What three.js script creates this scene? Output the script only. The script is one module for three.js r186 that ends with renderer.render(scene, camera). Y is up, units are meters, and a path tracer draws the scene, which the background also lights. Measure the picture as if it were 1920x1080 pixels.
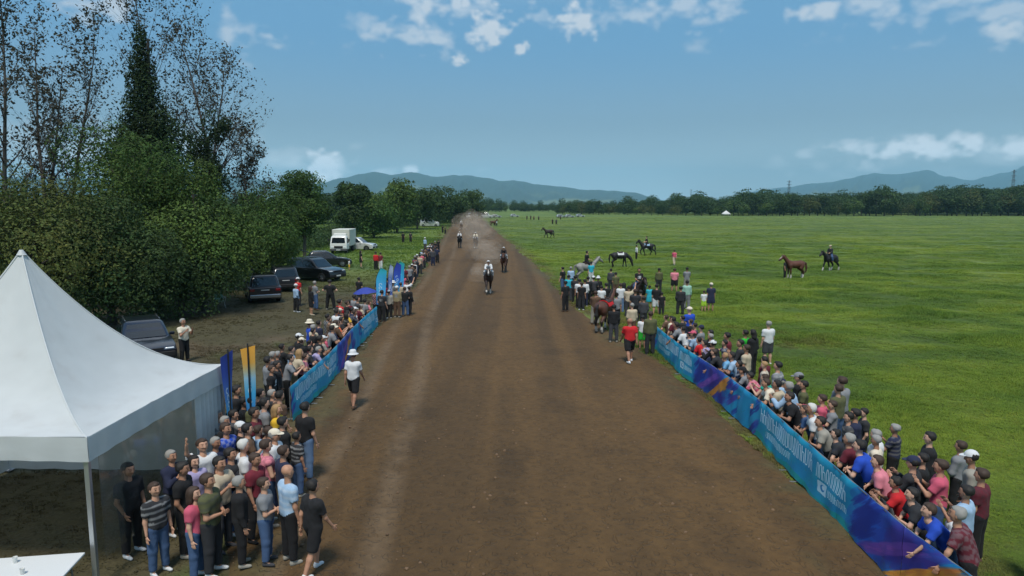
import * as THREE from 'three';
import { mergeGeometries, mergeVertices, toCreasedNormals } from 'three/addons/utils/BufferGeometryUtils.js';
import { RoundedBoxGeometry } from 'three/addons/geometries/RoundedBoxGeometry.js';

// ---------------------------------------------------------------- noise and random numbers
function rngOf(seed) { let a = seed >>> 0; return () => { a = (a + 0x6D2B79F5) >>> 0; let t = a; t = Math.imul(t ^ (t >>> 15), t | 1); t ^= t + Math.imul(t ^ (t >>> 7), t | 61); return ((t ^ (t >>> 14)) >>> 0) / 4294967296; }; }
function hash3(x, y, z) { let h = Math.imul(x, 374761393) ^ Math.imul(y, 668265263) ^ Math.imul(z, 1274126177); h = Math.imul(h ^ (h >>> 13), 1274126177); return ((h ^ (h >>> 16)) >>> 0) / 4294967296; }
function noise3(x, y, z) {
  const i = Math.floor(x), j = Math.floor(y), k = Math.floor(z); let u = x - i, v = y - j, w = z - k;
  u = u * u * (3 - 2 * u); v = v * v * (3 - 2 * v); w = w * w * (3 - 2 * w);
  const L = (a, b, t) => a + (b - a) * t;
  return L(L(L(hash3(i, j, k), hash3(i + 1, j, k), u), L(hash3(i, j + 1, k), hash3(i + 1, j + 1, k), u), v), L(L(hash3(i, j, k + 1), hash3(i + 1, j, k + 1), u), L(hash3(i, j + 1, k + 1), hash3(i + 1, j + 1, k + 1), u), v), w);
}
const noise2 = (x, y) => noise3(x, y, 7.31);
function fbm(x, y, oct = 4, z = 3.7) { let s = 0, a = .5, t = 0; for (let o = 0; o < oct; o++) { s += a * noise3(x, y, z + o * 11.3); t += a; a *= .5; x *= 2.03; y *= 2.03; } return s / t; }
const clamp = (x, a = 0, b = 1) => Math.min(b, Math.max(a, x)), lerp = (a, b, t) => a + (b - a) * t;
const smooth = (a, b, x) => { const t = clamp((x - a) / (b - a)); return t * t * (3 - 2 * t); };
const srgb = (r, g, b) => new THREE.Color().setRGB(r / 255, g / 255, b / 255, THREE.SRGBColorSpace);

// ---------------------------------------------------------------- camera
const scene = new THREE.Scene();
const HEIGHT = 6.3, FOCAL = 1272, PITCH = Math.atan(157 / FOCAL);             // a low drone, lens of about 24 mm
const camera = new THREE.PerspectiveCamera(2 * Math.atan(540 / FOCAL) * 180 / Math.PI, 16 / 9, .1, 60000);
camera.position.set(0, HEIGHT, 0); camera.rotation.set(-PITCH, 0, 0); scene.add(camera);
function ray(px, py) { const x = (px - 960) / FOCAL, y = (540 - py) / FOCAL, c = Math.cos(PITCH), s = Math.sin(PITCH); return new THREE.Vector3(x, y * c - s, -y * s - c); }
function at(px, py, h = 0) { const d = ray(px, py), t = (h - HEIGHT) / d.y; return new THREE.Vector3(d.x * t, h, d.z * t); }      // point on the level h
function far(px, py, depth) { const d = ray(px, py), t = depth / -d.z; return new THREE.Vector3(d.x * t, HEIGHT + d.y * t, d.z * t); }   // point at that distance
const dirOf = (px, py) => { const d = ray(px, py).normalize(); return [Math.atan2(d.x, -d.z), Math.asin(d.y)]; };

// ---------------------------------------------------------------- sky: clear blue air with broken fair-weather clouds
{
  const W = 4096, H = 2048, data = new Float32Array(W * H * 4);
  const deg = Math.PI / 180;
  // clouds that stand at their own bearing and height: [bearing, height, half width, half height, strength, lumps]
  const spots = [];
  const cl = (px, py, w, h, s, f = 1) => { const [a, e] = dirOf(px, py); spots.push([a, e, w / FOCAL, h / FOCAL, s, f]); };
  cl(815, 12, 55, 26, 1.0); cl(905, 5, 60, 26, .95); cl(918, 52, 28, 26, 1.25, 1.6); cl(745, 66, 60, 22, .8); cl(818, 76, 30, 22, .9); cl(690, 48, 30, 14, .6);
  cl(866, 113, 13, 9, 1.35, 2); cl(977, 91, 11, 8, 1.3, 2); cl(1018, 32, 30, 20, .85); cl(1082, 36, 34, 24, 1.15, 1.5); cl(1250, 12, 90, 30, .75); cl(1345, 12, 50, 26, .8); cl(1300, 84, 22, 10, .45);
  cl(190, 16, 55, 20, .95); cl(235, 30, 24, 14, .5); cl(425, 55, 45, 22, .75); cl(508, 72, 24, 9, .8); cl(590, 80, 40, 10, .5); cl(640, 85, 24, 14, .45); cl(462, 122, 24, 10, .4);
  cl(1535, 20, 55, 13, 1.0); cl(1640, 10, 70, 16, .8); cl(1760, 5, 90, 22, .7); cl(1885, 62, 36, 22, .95); cl(1880, 18, 60, 24, .75); cl(1725, 85, 26, 10, .5); cl(1780, 36, 60, 16, .6); cl(1590, 65, 50, 10, .25);
  cl(1730, 275, 95, 15, 1.3, 1.3); cl(1598, 276, 34, 9, .9); cl(1900, 278, 34, 13, 1.2); cl(1690, 300, 150, 20, .42, .6); cl(1620, 304, 40, 10, .6); cl(1520, 293, 18, 7, .5); cl(1860, 305, 80, 16, .4, .6);
  cl(604, 312, 26, 30, 1.3, 1.2); cl(660, 322, 80, 14, .8, .6); cl(771, 320, 10, 9, 1.2, 1.5); cl(850, 334, 80, 12, .45, .6); cl(480, 300, 110, 34, .65, .5); cl(560, 330, 80, 18, .7, .6); cl(120, 300, 240, 60, .7, .5);
  const grid = new Map();
  for (const s of spots) { const r = Math.max(s[2], s[3]) * 2.2; for (let a = Math.floor((s[0] - r) / .04); a <= (s[0] + r) / .04; a++) for (let e = Math.floor((s[1] - r) / .04); e <= (s[1] + r) / .04; e++) { const k = a * 1000 + e; if (!grid.has(k)) grid.set(k, []); grid.get(k).push(s); } }
  for (let y = 0; y < H; y++) {
    const el = ((y + .5) / H - .5) * Math.PI, e = Math.max(el, 0) / deg;
    const h1 = smooth(0, 14, e), h2 = smooth(10, 75, e);
    // linear air colour by height
    const low = smooth(7, 0, e), K = (1.06 + .95 * low) / 1.6;
    const r = K * lerp(lerp(.375, .158, h1), .095, h2), g = K * lerp(lerp(.490, .362, h1), .235, h2), b = K * lerp(lerp(.530, .600, h1), .470, h2);
    for (let x = 0; x < W; x++) {
      const o = (y * W + x) * 4, phi = ((x + .5) / W - .5) * 2 * Math.PI;               // atan2(z, x)
      const dx = Math.cos(phi), dz = Math.sin(phi), az = Math.atan2(dx, -dz);
      let c = 0, shadeN = .5;
      if (el > 0) {
        const cell = grid.get(Math.floor(az / .04) * 1000 + Math.floor(el / .04));
        if (cell) for (const s of cell) {
          const u = (az - s[0]) / s[2], v = (el - s[1]) / s[3], q = Math.sqrt(u * u + v * v); if (q > 2) continue;
          const f = s[5], n = fbm(az * 46 * f + s[0] * 9, el * 74 * f + s[1] * 31, 5);
          const d = s[4] * (1.05 - q * .62) + (n - .5) * 2.1 - .30; c = Math.max(c, clamp(d * 1.6) * Math.min(1, s[4] * .86));
        }
        // the rest of the sky: the same thin broken sheet as seen at the top of the picture
        if (e > 15) {
          const t = 1 / Math.sin(el), X = dx * Math.cos(el) * t, Z = dz * Math.cos(el) * t;
          const n = fbm(X * 3.1 + 5, Z * 3.1, 5, 21.7), m = fbm(X * .7 + 2, Z * .7 + 9, 3, 5.1);
          c = Math.max(c, smooth(.44, .66, n * .7 + m * .36) * smooth(15, 21, e));
        }
        shadeN = .75 + .25 * smooth(.25, .8, fbm(az * 30, el * 60 + 4, 3, 9.1));
      }
      const k2 = (1.2 + 2.5 * low + .3 * smooth(14, 40, e)) / 1.6, cr = k2 * lerp(.46, .64, shadeN), cg = k2 * lerp(.54, .69, shadeN), cb = k2 * lerp(.62, .74, shadeN);
      data[o] = lerp(r, cr, c * .85); data[o + 1] = lerp(g, cg, c * .85); data[o + 2] = lerp(b, cb, c * .85); data[o + 3] = 1;
    }
  }
  const sky = new THREE.DataTexture(data, W, H, THREE.RGBAFormat, THREE.FloatType);
  sky.mapping = THREE.EquirectangularReflectionMapping; sky.magFilter = THREE.LinearFilter; sky.minFilter = THREE.LinearFilter; sky.needsUpdate = true;
  scene.background = sky; scene.environment = sky; scene.environmentIntensity = 1; scene.backgroundIntensity = 1;
}
// ---------------------------------------------------------------- sun, veiled by thin cloud: behind the camera on the left
const sun = new THREE.DirectionalLight(new THREE.Color(1, .94, .83), 2.2);
sun.position.set(-8, 165, 45); sun.target.position.set(0, 0, -40); scene.add(sun, sun.target);
sun.castShadow = true; sun.shadow.radius = 22; sun.shadow.mapSize.set(4096, 4096);
Object.assign(sun.shadow.camera, { left: -150, right: 150, top: 150, bottom: -150, near: 1, far: 600 });
// ---------------------------------------------------------------- air: thin blue haze that the far hills stand in
scene.fog = new THREE.FogExp2(new THREE.Color(.40, .80, 1), 1.3e-4);

const renderer = new THREE.WebGLRenderer({ antialias: true });
renderer.toneMapping = THREE.LinearToneMapping; renderer.toneMappingExposure = 1.6;
renderer.shadowMap.enabled = true; renderer.shadowMap.type = THREE.PCFSoftShadowMap;

// ---------------------------------------------------------------- helpers
const taken = new Map();
function numbered(name) { const n = taken.get(name) ?? 0; taken.set(name, n + 1); return n ? name + '_' + String(n).padStart(3, '0') : name; }
const labels = new Map();
function tag(o, label, category, group, kind) {
  o.userData.label = label; if (category) o.userData.category = category; if (group) o.userData.group = group; if (kind) o.userData.kind = kind;
  labels.set(label, (labels.get(label) ?? 0) + 1); return o;
}
function thing(name, label, category, group, x = 0, y = 0, z = 0, turn = 0) { const g = new THREE.Group(); g.name = numbered(name); g.position.set(x, y, z); g.rotation.y = turn; scene.add(g); return tag(g, label, category, group); }
function part(parent, name, geo, mat) { const m = new THREE.Mesh(geo, mat); m.name = name; m.castShadow = m.receiveShadow = true; parent.add(m); return m; }
function top(name, geo, mat, label, category, kind, group) { const m = part(scene, numbered(name), geo, mat); return tag(m, label, category, group, kind); }
function structure(name, geo, mat, label) { const m = part(scene, numbered(name), geo, mat); m.userData.kind = 'structure'; m.userData.label = label; return m; }
const mats = new Map();
function mat(color, rough = .8, extra = {}) {
  const c = color.isColor ? color : srgb(...color), key = [c.r.toFixed(4), c.g.toFixed(4), c.b.toFixed(4), rough, JSON.stringify(extra)].join();
  if (!mats.has(key)) { const physical = 'clearcoat' in extra || 'transmission' in extra || 'sheen' in extra; mats.set(key, new (physical ? THREE.MeshPhysicalMaterial : THREE.MeshStandardMaterial)({ color: c, roughness: rough, ...extra })); }
  return mats.get(key);
}
const M4 = (x = 0, y = 0, z = 0, rx = 0, ry = 0, rz = 0, sx = 1, sy = sx, sz = sx) => new THREE.Matrix4().compose(new THREE.Vector3(x, y, z), new THREE.Quaternion().setFromEuler(new THREE.Euler(rx, ry, rz)), new THREE.Vector3(sx, sy, sz));
const clean = (g) => { const o = g.index ? g.toNonIndexed() : g; for (const k of Object.keys(o.attributes)) if (!['position', 'normal', 'uv'].includes(k)) o.deleteAttribute(k); if (!o.attributes.uv) o.setAttribute('uv', new THREE.BufferAttribute(new Float32Array(o.attributes.position.count * 2), 2)); return o; };
const merge = (list) => mergeGeometries(list.map(clean));
const box = (w, h, d, x = 0, y = 0, z = 0, r = 0) => { const g = r ? new RoundedBoxGeometry(w, h, d, 2, Math.min(r, w / 2.01, h / 2.01, d / 2.01)) : new THREE.BoxGeometry(w, h, d); g.translate(x, y, z); return g; };
const cyl = (r1, r2, h, n = 12, m = null) => { const g = new THREE.CylinderGeometry(r1, r2, h, n); if (m) g.applyMatrix4(m); return g; };
// a tapered tube through points
function tube(pts, radii, sides = 6) {
  const n = pts.length, pos = [], idx = []; let prev = null;
  for (let i = 0; i < n; i++) {
    const t = new THREE.Vector3().subVectors(pts[Math.min(i + 1, n - 1)], pts[Math.max(i - 1, 0)]).normalize();
    let u = prev ? prev.clone().addScaledVector(t, -prev.dot(t)) : new THREE.Vector3(Math.abs(t.y) > .9 ? 1 : 0, Math.abs(t.y) > .9 ? 0 : 1, 0).cross(t);
    if (u.lengthSq() < 1e-8) u.set(t.z, t.x, t.y).cross(t);
    u.normalize(); prev = u; const v = new THREE.Vector3().crossVectors(t, u);
    for (let k = 0; k < sides; k++) { const a = k / sides * 2 * Math.PI, c = Math.cos(a) * radii[i], s = Math.sin(a) * radii[i]; pos.push(pts[i].x + u.x * c + v.x * s, pts[i].y + u.y * c + v.y * s, pts[i].z + u.z * c + v.z * s); }
  }
  for (let i = 0; i < n - 1; i++) for (let k = 0; k < sides; k++) { const a = i * sides + k, b = i * sides + (k + 1) % sides; idx.push(a, b, a + sides, b, b + sides, a + sides); }
  for (const [i, flip] of [[0, 1], [n - 1, 0]]) { const c = pos.length / 3; pos.push(pts[i].x, pts[i].y, pts[i].z); for (let k = 0; k < sides; k++) { const a = i * sides + k, b = i * sides + (k + 1) % sides; flip ? idx.push(c, b, a) : idx.push(c, a, b); } }
  const g = new THREE.BufferGeometry(); g.setAttribute('position', new THREE.Float32BufferAttribute(pos, 3)); g.setIndex(idx); g.computeVertexNormals(); return g;
}
const P3 = (...a) => new THREE.Vector3(...a);
const pole = (a, b, r, n = 6) => tube([P3(...a), P3(...b)], [r, r], n);
// a flat slab through four corners, t thick along its normal
function slab(a, b, c, d, t, inset = 0) {
  let q = [a, b, c, d].map((p) => p.clone()); if (inset) { const m = q.reduce((s, p) => s.add(p), P3()).multiplyScalar(.25); q = q.map((p) => p.lerp(m, inset)); }
  const n = P3().subVectors(q[2], q[0]).cross(P3().subVectors(q[3], q[1])).normalize().multiplyScalar(t);
  const r = q.map((p) => p.clone().add(n)), pos = [], quad = (i, j, k, l) => { for (const p of [i, j, k, i, k, l]) pos.push(p.x, p.y, p.z); };
  quad(...r); quad(q[3], q[2], q[1], q[0]); for (let i = 0; i < 4; i++) { const j = (i + 1) % 4; quad(q[i], q[j], r[j], r[i]); }
  const g = new THREE.BufferGeometry(); g.setAttribute('position', new THREE.Float32BufferAttribute(pos, 3)); g.computeVertexNormals(); return g;
}
// ---------------------------------------------------------------- smooth bodies: tapered bones joined with a smooth minimum, meshed with surface nets
function fieldOf(bones, k, cuts = []) {
  return (x, y, z) => {
    let d = 1e3;
    for (const b of bones) {
      const bx = b[4] - b[0], by = b[5] - b[1], bz = b[6] - b[2], l = bx * bx + by * by + bz * bz;
      const raw = l > 1e-9 ? ((x - b[0]) * bx + (y - b[1]) * by + (z - b[2]) * bz) / l : 0, t = raw < 0 ? 0 : raw > 1 ? 1 : raw;
      const ex = x - b[0] - bx * t, ey = y - b[1] - by * t, ez = z - b[2] - bz * t;
      let q = Math.sqrt(ex * ex + ey * ey + ez * ez) - (b[3] + (b[7] - b[3]) * t);
      if (b[8]) { const over = (raw - 1) * Math.sqrt(l); if (over > q) q = over; }              // flat end: a hem or a cuff
      const h = Math.max(k - Math.abs(d - q), 0); d = Math.min(d, q) - h * h / (4 * k);
    }
    for (const c of cuts) { const q = c(x, y, z); if (q > d) d = q; }
    return d;
  };
}
function bonesBox(bones, pad) { const lo = [1e3, 1e3, 1e3], hi = [-1e3, -1e3, -1e3]; for (const b of bones) for (const e of [0, 4]) for (let c = 0; c < 3; c++) { lo[c] = Math.min(lo[c], b[e + c] - b[e + 3] - pad); hi[c] = Math.max(hi[c], b[e + c] + b[e + 3] + pad); } return [lo, hi]; }
function surfaceNets(f, lo, hi, cell) {
  const n = [0, 1, 2].map((c) => Math.ceil((hi[c] - lo[c]) / cell) + 2), [nx, ny, nz] = n, v = new Float32Array(nx * ny * nz), id = (i, j, k) => i + nx * (j + ny * k);
  for (let k = 0; k < nz; k++) for (let j = 0; j < ny; j++) for (let i = 0; i < nx; i++) v[id(i, j, k)] = f(lo[0] + i * cell, lo[1] + j * cell, lo[2] + k * cell);
  const vert = new Int32Array(nx * ny * nz).fill(-1), pos = [], idx = [];
  const E = []; for (let a = 0; a < 8; a++) for (let c = 0; c < 3; c++) { const b = a | (1 << c); if (b !== a) E.push([a, b]); }
  for (let k = 0; k < nz - 1; k++) for (let j = 0; j < ny - 1; j++) for (let i = 0; i < nx - 1; i++) {
    let m = 0; const g = []; for (let c = 0; c < 8; c++) { const q = v[id(i + (c & 1), j + ((c >> 1) & 1), k + (c >> 2))]; g.push(q); if (q < 0) m |= 1 << c; }
    if (m === 0 || m === 255) continue;
    let sx = 0, sy = 0, sz = 0, s = 0;
    for (const [a, b] of E) if ((g[a] < 0) !== (g[b] < 0)) { const t = g[a] / (g[a] - g[b]); sx += (a & 1) + ((b & 1) - (a & 1)) * t; sy += ((a >> 1) & 1) + (((b >> 1) & 1) - ((a >> 1) & 1)) * t; sz += (a >> 2) + ((b >> 2) - (a >> 2)) * t; s++; }
    vert[id(i, j, k)] = pos.length / 3; pos.push(lo[0] + (i + sx / s) * cell, lo[1] + (j + sy / s) * cell, lo[2] + (k + sz / s) * cell);
  }
  const quad = (a, b, c, d, flip) => { if (a < 0 || b < 0 || c < 0 || d < 0) return; flip ? idx.push(a, c, b, a, d, c) : idx.push(a, b, c, a, c, d); };
  for (let k = 1; k < nz - 1; k++) for (let j = 1; j < ny - 1; j++) for (let i = 1; i < nx - 1; i++) {
    const s = v[id(i, j, k)] < 0;
    if (s !== v[id(i + 1, j, k)] < 0) quad(vert[id(i, j - 1, k - 1)], vert[id(i, j, k - 1)], vert[id(i, j, k)], vert[id(i, j - 1, k)], !s);
    if (s !== v[id(i, j + 1, k)] < 0) quad(vert[id(i - 1, j, k - 1)], vert[id(i - 1, j, k)], vert[id(i, j, k)], vert[id(i, j, k - 1)], !s);
    if (s !== v[id(i, j, k + 1)] < 0) quad(vert[id(i - 1, j - 1, k)], vert[id(i, j - 1, k)], vert[id(i, j, k)], vert[id(i - 1, j, k)], !s);
  }
  const g = new THREE.BufferGeometry(); g.setAttribute('position', new THREE.Float32BufferAttribute(pos, 3)); g.setIndex(idx); g.computeVertexNormals(); return g;
}
const netOf = (bones, k, cell, cuts) => surfaceNets(fieldOf(bones, k, cuts), ...bonesBox(bones, k * .3 + cell), cell);
function paint(g, f) { const p = g.attributes.position, c = new Float32Array(p.count * 3); for (let i = 0; i < p.count; i++) { const q = f(p.getX(i), p.getY(i), p.getZ(i)); c[i * 3] = q[0]; c[i * 3 + 1] = q[1]; c[i * 3 + 2] = q[2]; } g.setAttribute('color', new THREE.BufferAttribute(c, 3)); return g; }
// computed textures
function dataTexture(n, f, color = true) {
  const d = new Uint8Array(n * n * 4); for (let y = 0; y < n; y++) for (let x = 0; x < n; x++) { const q = f(x / n, y / n), o = (y * n + x) * 4; for (let c = 0; c < 3; c++) d[o + c] = clamp(q[c] * 255, 0, 255); d[o + 3] = 255; }
  const t = new THREE.DataTexture(d, n, n); t.wrapS = t.wrapT = THREE.RepeatWrapping; t.magFilter = THREE.LinearFilter; t.minFilter = THREE.LinearMipmapLinearFilter; t.generateMipmaps = true; if (color) t.colorSpace = THREE.SRGBColorSpace; t.needsUpdate = true; return t;
}
// noise that repeats after one tile
function tileNoise(u, v, f, seed) { const x = u * f, y = v * f, i = Math.floor(x), j = Math.floor(y); let a = x - i, b = y - j; a = a * a * (3 - 2 * a); b = b * b * (3 - 2 * b); const h = (p, q) => hash3(((p % f) + f) % f, ((q % f) + f) % f, seed); return lerp(lerp(h(i, j), h(i + 1, j), a), lerp(h(i, j + 1), h(i + 1, j + 1), a), b); }
function tileFbm(u, v, f, oct, seed) { let s = 0, a = .5, t = 0; for (let o = 0; o < oct; o++) { s += a * tileNoise(u, v, f, seed + o); t += a; a *= .55; f *= 2; } return s / t; }
// ================================================================ the land
const lineOf = (pts) => { const q = pts.map(([x, y]) => at(x, y)).map((p) => [-p.z, p.x]).sort((a, b) => a[0] - b[0]); return (D) => { if (D <= q[0][0]) { const s = (q[1][1] - q[0][1]) / (q[1][0] - q[0][0]); return q[0][1] + (D - q[0][0]) * s; } for (let i = 1; i < q.length; i++) if (D <= q[i][0] || i === q.length - 1) { const t = (D - q[i - 1][0]) / (q[i][0] - q[i - 1][0]); return lerp(q[i - 1][1], q[i][1], t); } }; };
const trackLeft = lineOf([[400, 1080], [540, 812], [667, 662], [716, 615], [757, 575], [790, 515], [818, 465], [838, 432], [855, 412]]);
const trackRight = lineOf([[1690, 1080], [1462, 872], [1330, 752], [1250, 690], [1150, 622], [1075, 572], [1040, 535], [1002, 493], [962, 460], [928, 432], [905, 412]]);
const rutLines = [lineOf([[560, 1000], [630, 865], [680, 770], [712, 685], [742, 620], [775, 560], [800, 520], [826, 470], [845, 430]]), lineOf([[700, 1030], [742, 866], [760, 808], [778, 746], [788, 657], [807, 608], [833, 530], [848, 483], [862, 430]])];
const banner = { tent: [[470, 884], [545, 794], [567, 770], [615, 722], [667, 655], [706, 613]].map(([x, y]) => at(x, y)).slice(1), meadow: [[1900, 1290], [1664, 1078], [1560, 968], [1468, 872], [1432, 832], [1390, 792], [1334, 745], [1273, 698], [1229, 656]].map(([x, y]) => at(x, y)) };
const footY = (x, z) => -z > 5 && -z < 330 && x > trackLeft(-z) + .25 && x < trackRight(-z) - .25 ? .08 : groundY(x, z) + .01;
const onTrack = (x, D) => D > 3 && D < 330 && x > trackLeft(D) && x < trackRight(D);
function groundY(x, z) {
  const D = -z; if (D < 5 || D > 170) return 0;
  const off = Math.max(trackLeft(D) - x, x - trackRight(D)), k = smooth(1.2, 5, off) * smooth(170, 90, D);
  return k * ((fbm(x * .12, z * .12, 3, 31) - .5) * .34 + (fbm(x * .6, z * .6, 2, 44) - .5) * .08);
}
// base colour of the grassland at a place: lush meadow, worn parking strip by the trees, trodden soil
function landColor(x, z) {
  const D = -z, r = Math.hypot(x, z);
  const n1 = fbm(x * .045, z * .13, 4, 2.2), n2 = fbm(x * .35, z * .5, 4, 8.8), n3 = fbm(x * 1.7, z * 1.7, 3, 5.5);
  let c = [.104, .176, .026];
  const y = smooth(.42, .62, n1 * .6 + n2 * .4), d = smooth(.53, .33, n1 * .4 + n2 * .6);
  c = [lerp(c[0], .164, y * .85), lerp(c[1], .228, y * .85), lerp(c[2], .034, y * .8)];
  c = [lerp(c[0], .068, d * .6), lerp(c[1], .128, d * .6), lerp(c[2], .030, d * .75)];
  if (D > 5 && D < 330) {
    const L = trackLeft(D), R = trackRight(D);
    if (x < L + 2) {
      const worn = smooth(78, 42, D) * smooth(.28, .55, n2 * .55 + n3 * .3 + .17) * .95;
      const g = [.070, .055, .027], t = smooth(.55, .72, n2 * .6 + n3 * .4); const soil = [lerp(g[0], .096, t), lerp(g[1], .068, t), lerp(g[2], .038, t)];
      c = c.map((q, i) => lerp(q, soil[i], worn));
      const path = at(430, 652), u = x - path.x, w = z - path.z, pd = Math.abs(w * .93 + u * .36 + (n2 - .5) * 3);                       // trodden trail across the strip
      const tr = smooth(1.7, .3, pd) * smooth(11, 3, Math.abs(u)) * smooth(.3, .6, n3 * .5 + n2 * .4); c = c.map((q, i) => lerp(q, [.125, .088, .056][i], tr));
    }
    const edge = Math.min(Math.abs(x - L), Math.abs(x - R)), e = smooth(1.8, .1, edge) * smooth(.35, .6, n3 * .7 + n2 * .25) * .8;         // soil scattered along the verges
    c = c.map((q, i) => lerp(q, [.125, .096, .058][i], e));
    if (x > R && D < 40) { const tr = smooth(3.6, .8, x - R) * smooth(.42, .6, n3 * .55 + n2 * .45) * .75; c = c.map((p, i) => lerp(p, [.135, .120, .052][i], tr)); }
    if (x > R && D < 34) { const b = at(1440, 640), q = smooth(5, 1, Math.hypot(x - b.x, (z - b.z) * .8)) * smooth(.45, .65, n3 * .5 + n2 * .5) * .6; c = c.map((p, i) => lerp(p, [.11, .088, .045][i], q)); }
  }
  return c;
}
const soilBump = dataTexture(512, (u, v) => { const n = tileFbm(u, v, 12, 5, 3), m = tileNoise(u, v, 90, 77); const q = n * .7 + m * .3; return [q, q, q]; }, false);
{ // ground sheet: rings round the camera, out to the hills
  const NR = 190, NA = 560, pos = [], col = [], uv = [], idx = [];
  for (let i = 0; i < NR; i++) { const r = 3 * Math.pow(9000 / 3, i / (NR - 1)); for (let j = 0; j <= NA; j++) { const a = j / NA * 2 * Math.PI, x = Math.sin(a) * r, z = -Math.cos(a) * r; pos.push(x, groundY(x, z), z); uv.push(x / 3.7, z / 3.7); col.push(...landColor(x, z)); } }
  for (let i = 0; i < NR - 1; i++) for (let j = 0; j < NA; j++) { const a = i * (NA + 1) + j, b = a + NA + 1; idx.push(a, a + 1, b, a + 1, b + 1, b); }
  const c = pos.length / 3; pos.push(0, 0, 0); uv.push(0, 0); col.push(...landColor(0, 0)); for (let j = 0; j < NA; j++) idx.push(c, j + 1, j);
  const g = new THREE.BufferGeometry(); g.setAttribute('position', new THREE.Float32BufferAttribute(pos, 3)); g.setAttribute('uv', new THREE.Float32BufferAttribute(uv, 2)); g.setAttribute('color', new THREE.Float32BufferAttribute(col, 3)); g.setIndex(idx); g.computeVertexNormals();
  if (g.attributes.normal.getY(2000) < 0) { const ix = g.index.array; for (let i = 0; i < ix.length; i += 3) { const t = ix[i]; ix[i] = ix[i + 1]; ix[i + 1] = t; } g.computeVertexNormals(); }
  const map = dataTexture(512, (u, v) => { const n = tileFbm(u, v, 9, 5, 11), m = tileNoise(u, v, 128, 5), q = .80 + n * .22 + (m - .5) * .14; return [q * (1.02 - .04 * n), q, q * .97]; });
  structure('ground', g, new THREE.MeshStandardMaterial({ vertexColors: true, map, roughness: .95, bumpMap: soilBump, bumpScale: .05 }), 'flat green meadow and worn parking strip either side of the dirt track');
}
{ // dirt race track with ruts, clods and hoof marks
  const rows = 420, cols = 72, pos = [], col = [], uv = [], idx = [];
  for (let i = 0; i < rows; i++) {
    const D = 5.5 * Math.pow(330 / 5.5, i / (rows - 1)), L = trackLeft(D), R = trackRight(D), over = .75 + .25 * Math.sin(D * .7);
    for (let j = 0; j < cols; j++) {
      const s = j / (cols - 1), x = lerp(L - over, R + over, s), inside = Math.min(x - L, R - x) + (fbm(x * .9, D * .45, 3, 71) - .5) * 1.3, z = -D;
      const along = fbm(x * 1.6 + (noise2(D * .02, 3) - .5) * 2, D * .022, 4, 61), lumps = fbm(x * 2.3, D * 2.3, 3, 17), patch = fbm(x * .28, D * .16, 3, 91);
      let y = lerp(-.07, .085, smooth(-.6, .6, inside)) + (along - .5) * .05 + (lumps - .5) * .03, rut = 0;
      rutLines.forEach((f, k) => { const q = Math.abs(x - f(D) - (noise2(D * .11, k * 9) - .5) * .35), w = k ? .42 : .34; rut = Math.max(rut, smooth(w, .05, q) * smooth(.22, .5, lumps * .5 + patch * .5)); y -= smooth(.3, 0, q) * .03; });
      let c = [.128, .071, .022];
      const t = smooth(.34, .68, along * .75 + patch * .25); c = [lerp(c[0] * .78, c[0] * 1.22, t), lerp(c[1] * .78, c[1] * 1.20, t), lerp(c[2] * .80, c[2] * 1.2, t)];
      c = c.map((q, k) => lerp(q, [.195, .128, .070][k], rut * .8));
      const damp = smooth(.62, .78, fbm(x * .8, D * .6, 3, 37)) * .4; c = c.map((q) => q * (1 - damp * .55));
      const sparse = smooth(1.5, .2, inside) * smooth(.4, .62, lumps * .4 + patch * .6) * .6; c = c.map((q, k) => lerp(q, [.092, .098, .042][k], sparse));
      pos.push(x, y, z); col.push(...c); uv.push(x / 2.9, z / 2.9);
    }
  }
  for (let i = 0; i < rows - 1; i++) for (let j = 0; j < cols - 1; j++) { const a = i * cols + j, b = a + cols; idx.push(a, a + 1, b, a + 1, b + 1, b); }
  const g = new THREE.BufferGeometry(); g.setAttribute('position', new THREE.Float32BufferAttribute(pos, 3)); g.setAttribute('uv', new THREE.Float32BufferAttribute(uv, 2)); g.setAttribute('color', new THREE.Float32BufferAttribute(col, 3)); g.setIndex(idx); g.computeVertexNormals();
  const map = dataTexture(1024, (u, v) => { const n = tileFbm(u, v, 23, 5, 41), m = tileNoise(u, v, 230, 9), spot = smooth(.72, .82, tileFbm(u, v, 31, 3, 63)), q = .76 + n * .20 + (m - .5) * .08 - spot * .10; return [q, q * .995, q * .985]; });
  const hoofBump = dataTexture(1024, (u, v) => { const pit = smooth(.60, .72, tileFbm(u, v, 27, 2, 63)), n = tileFbm(u, v, 40, 4, 8), q = .55 + n * .3 - pit * .4; return [q, q, q]; }, false);         // hoof-trodden relief
  structure('dirt_track', g, new THREE.MeshStandardMaterial({ vertexColors: true, map, roughness: .97, bumpMap: hoofBump, bumpScale: .06 }), 'wide brown dirt race track with pale wheel ruts running to the far trees');
}
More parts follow.
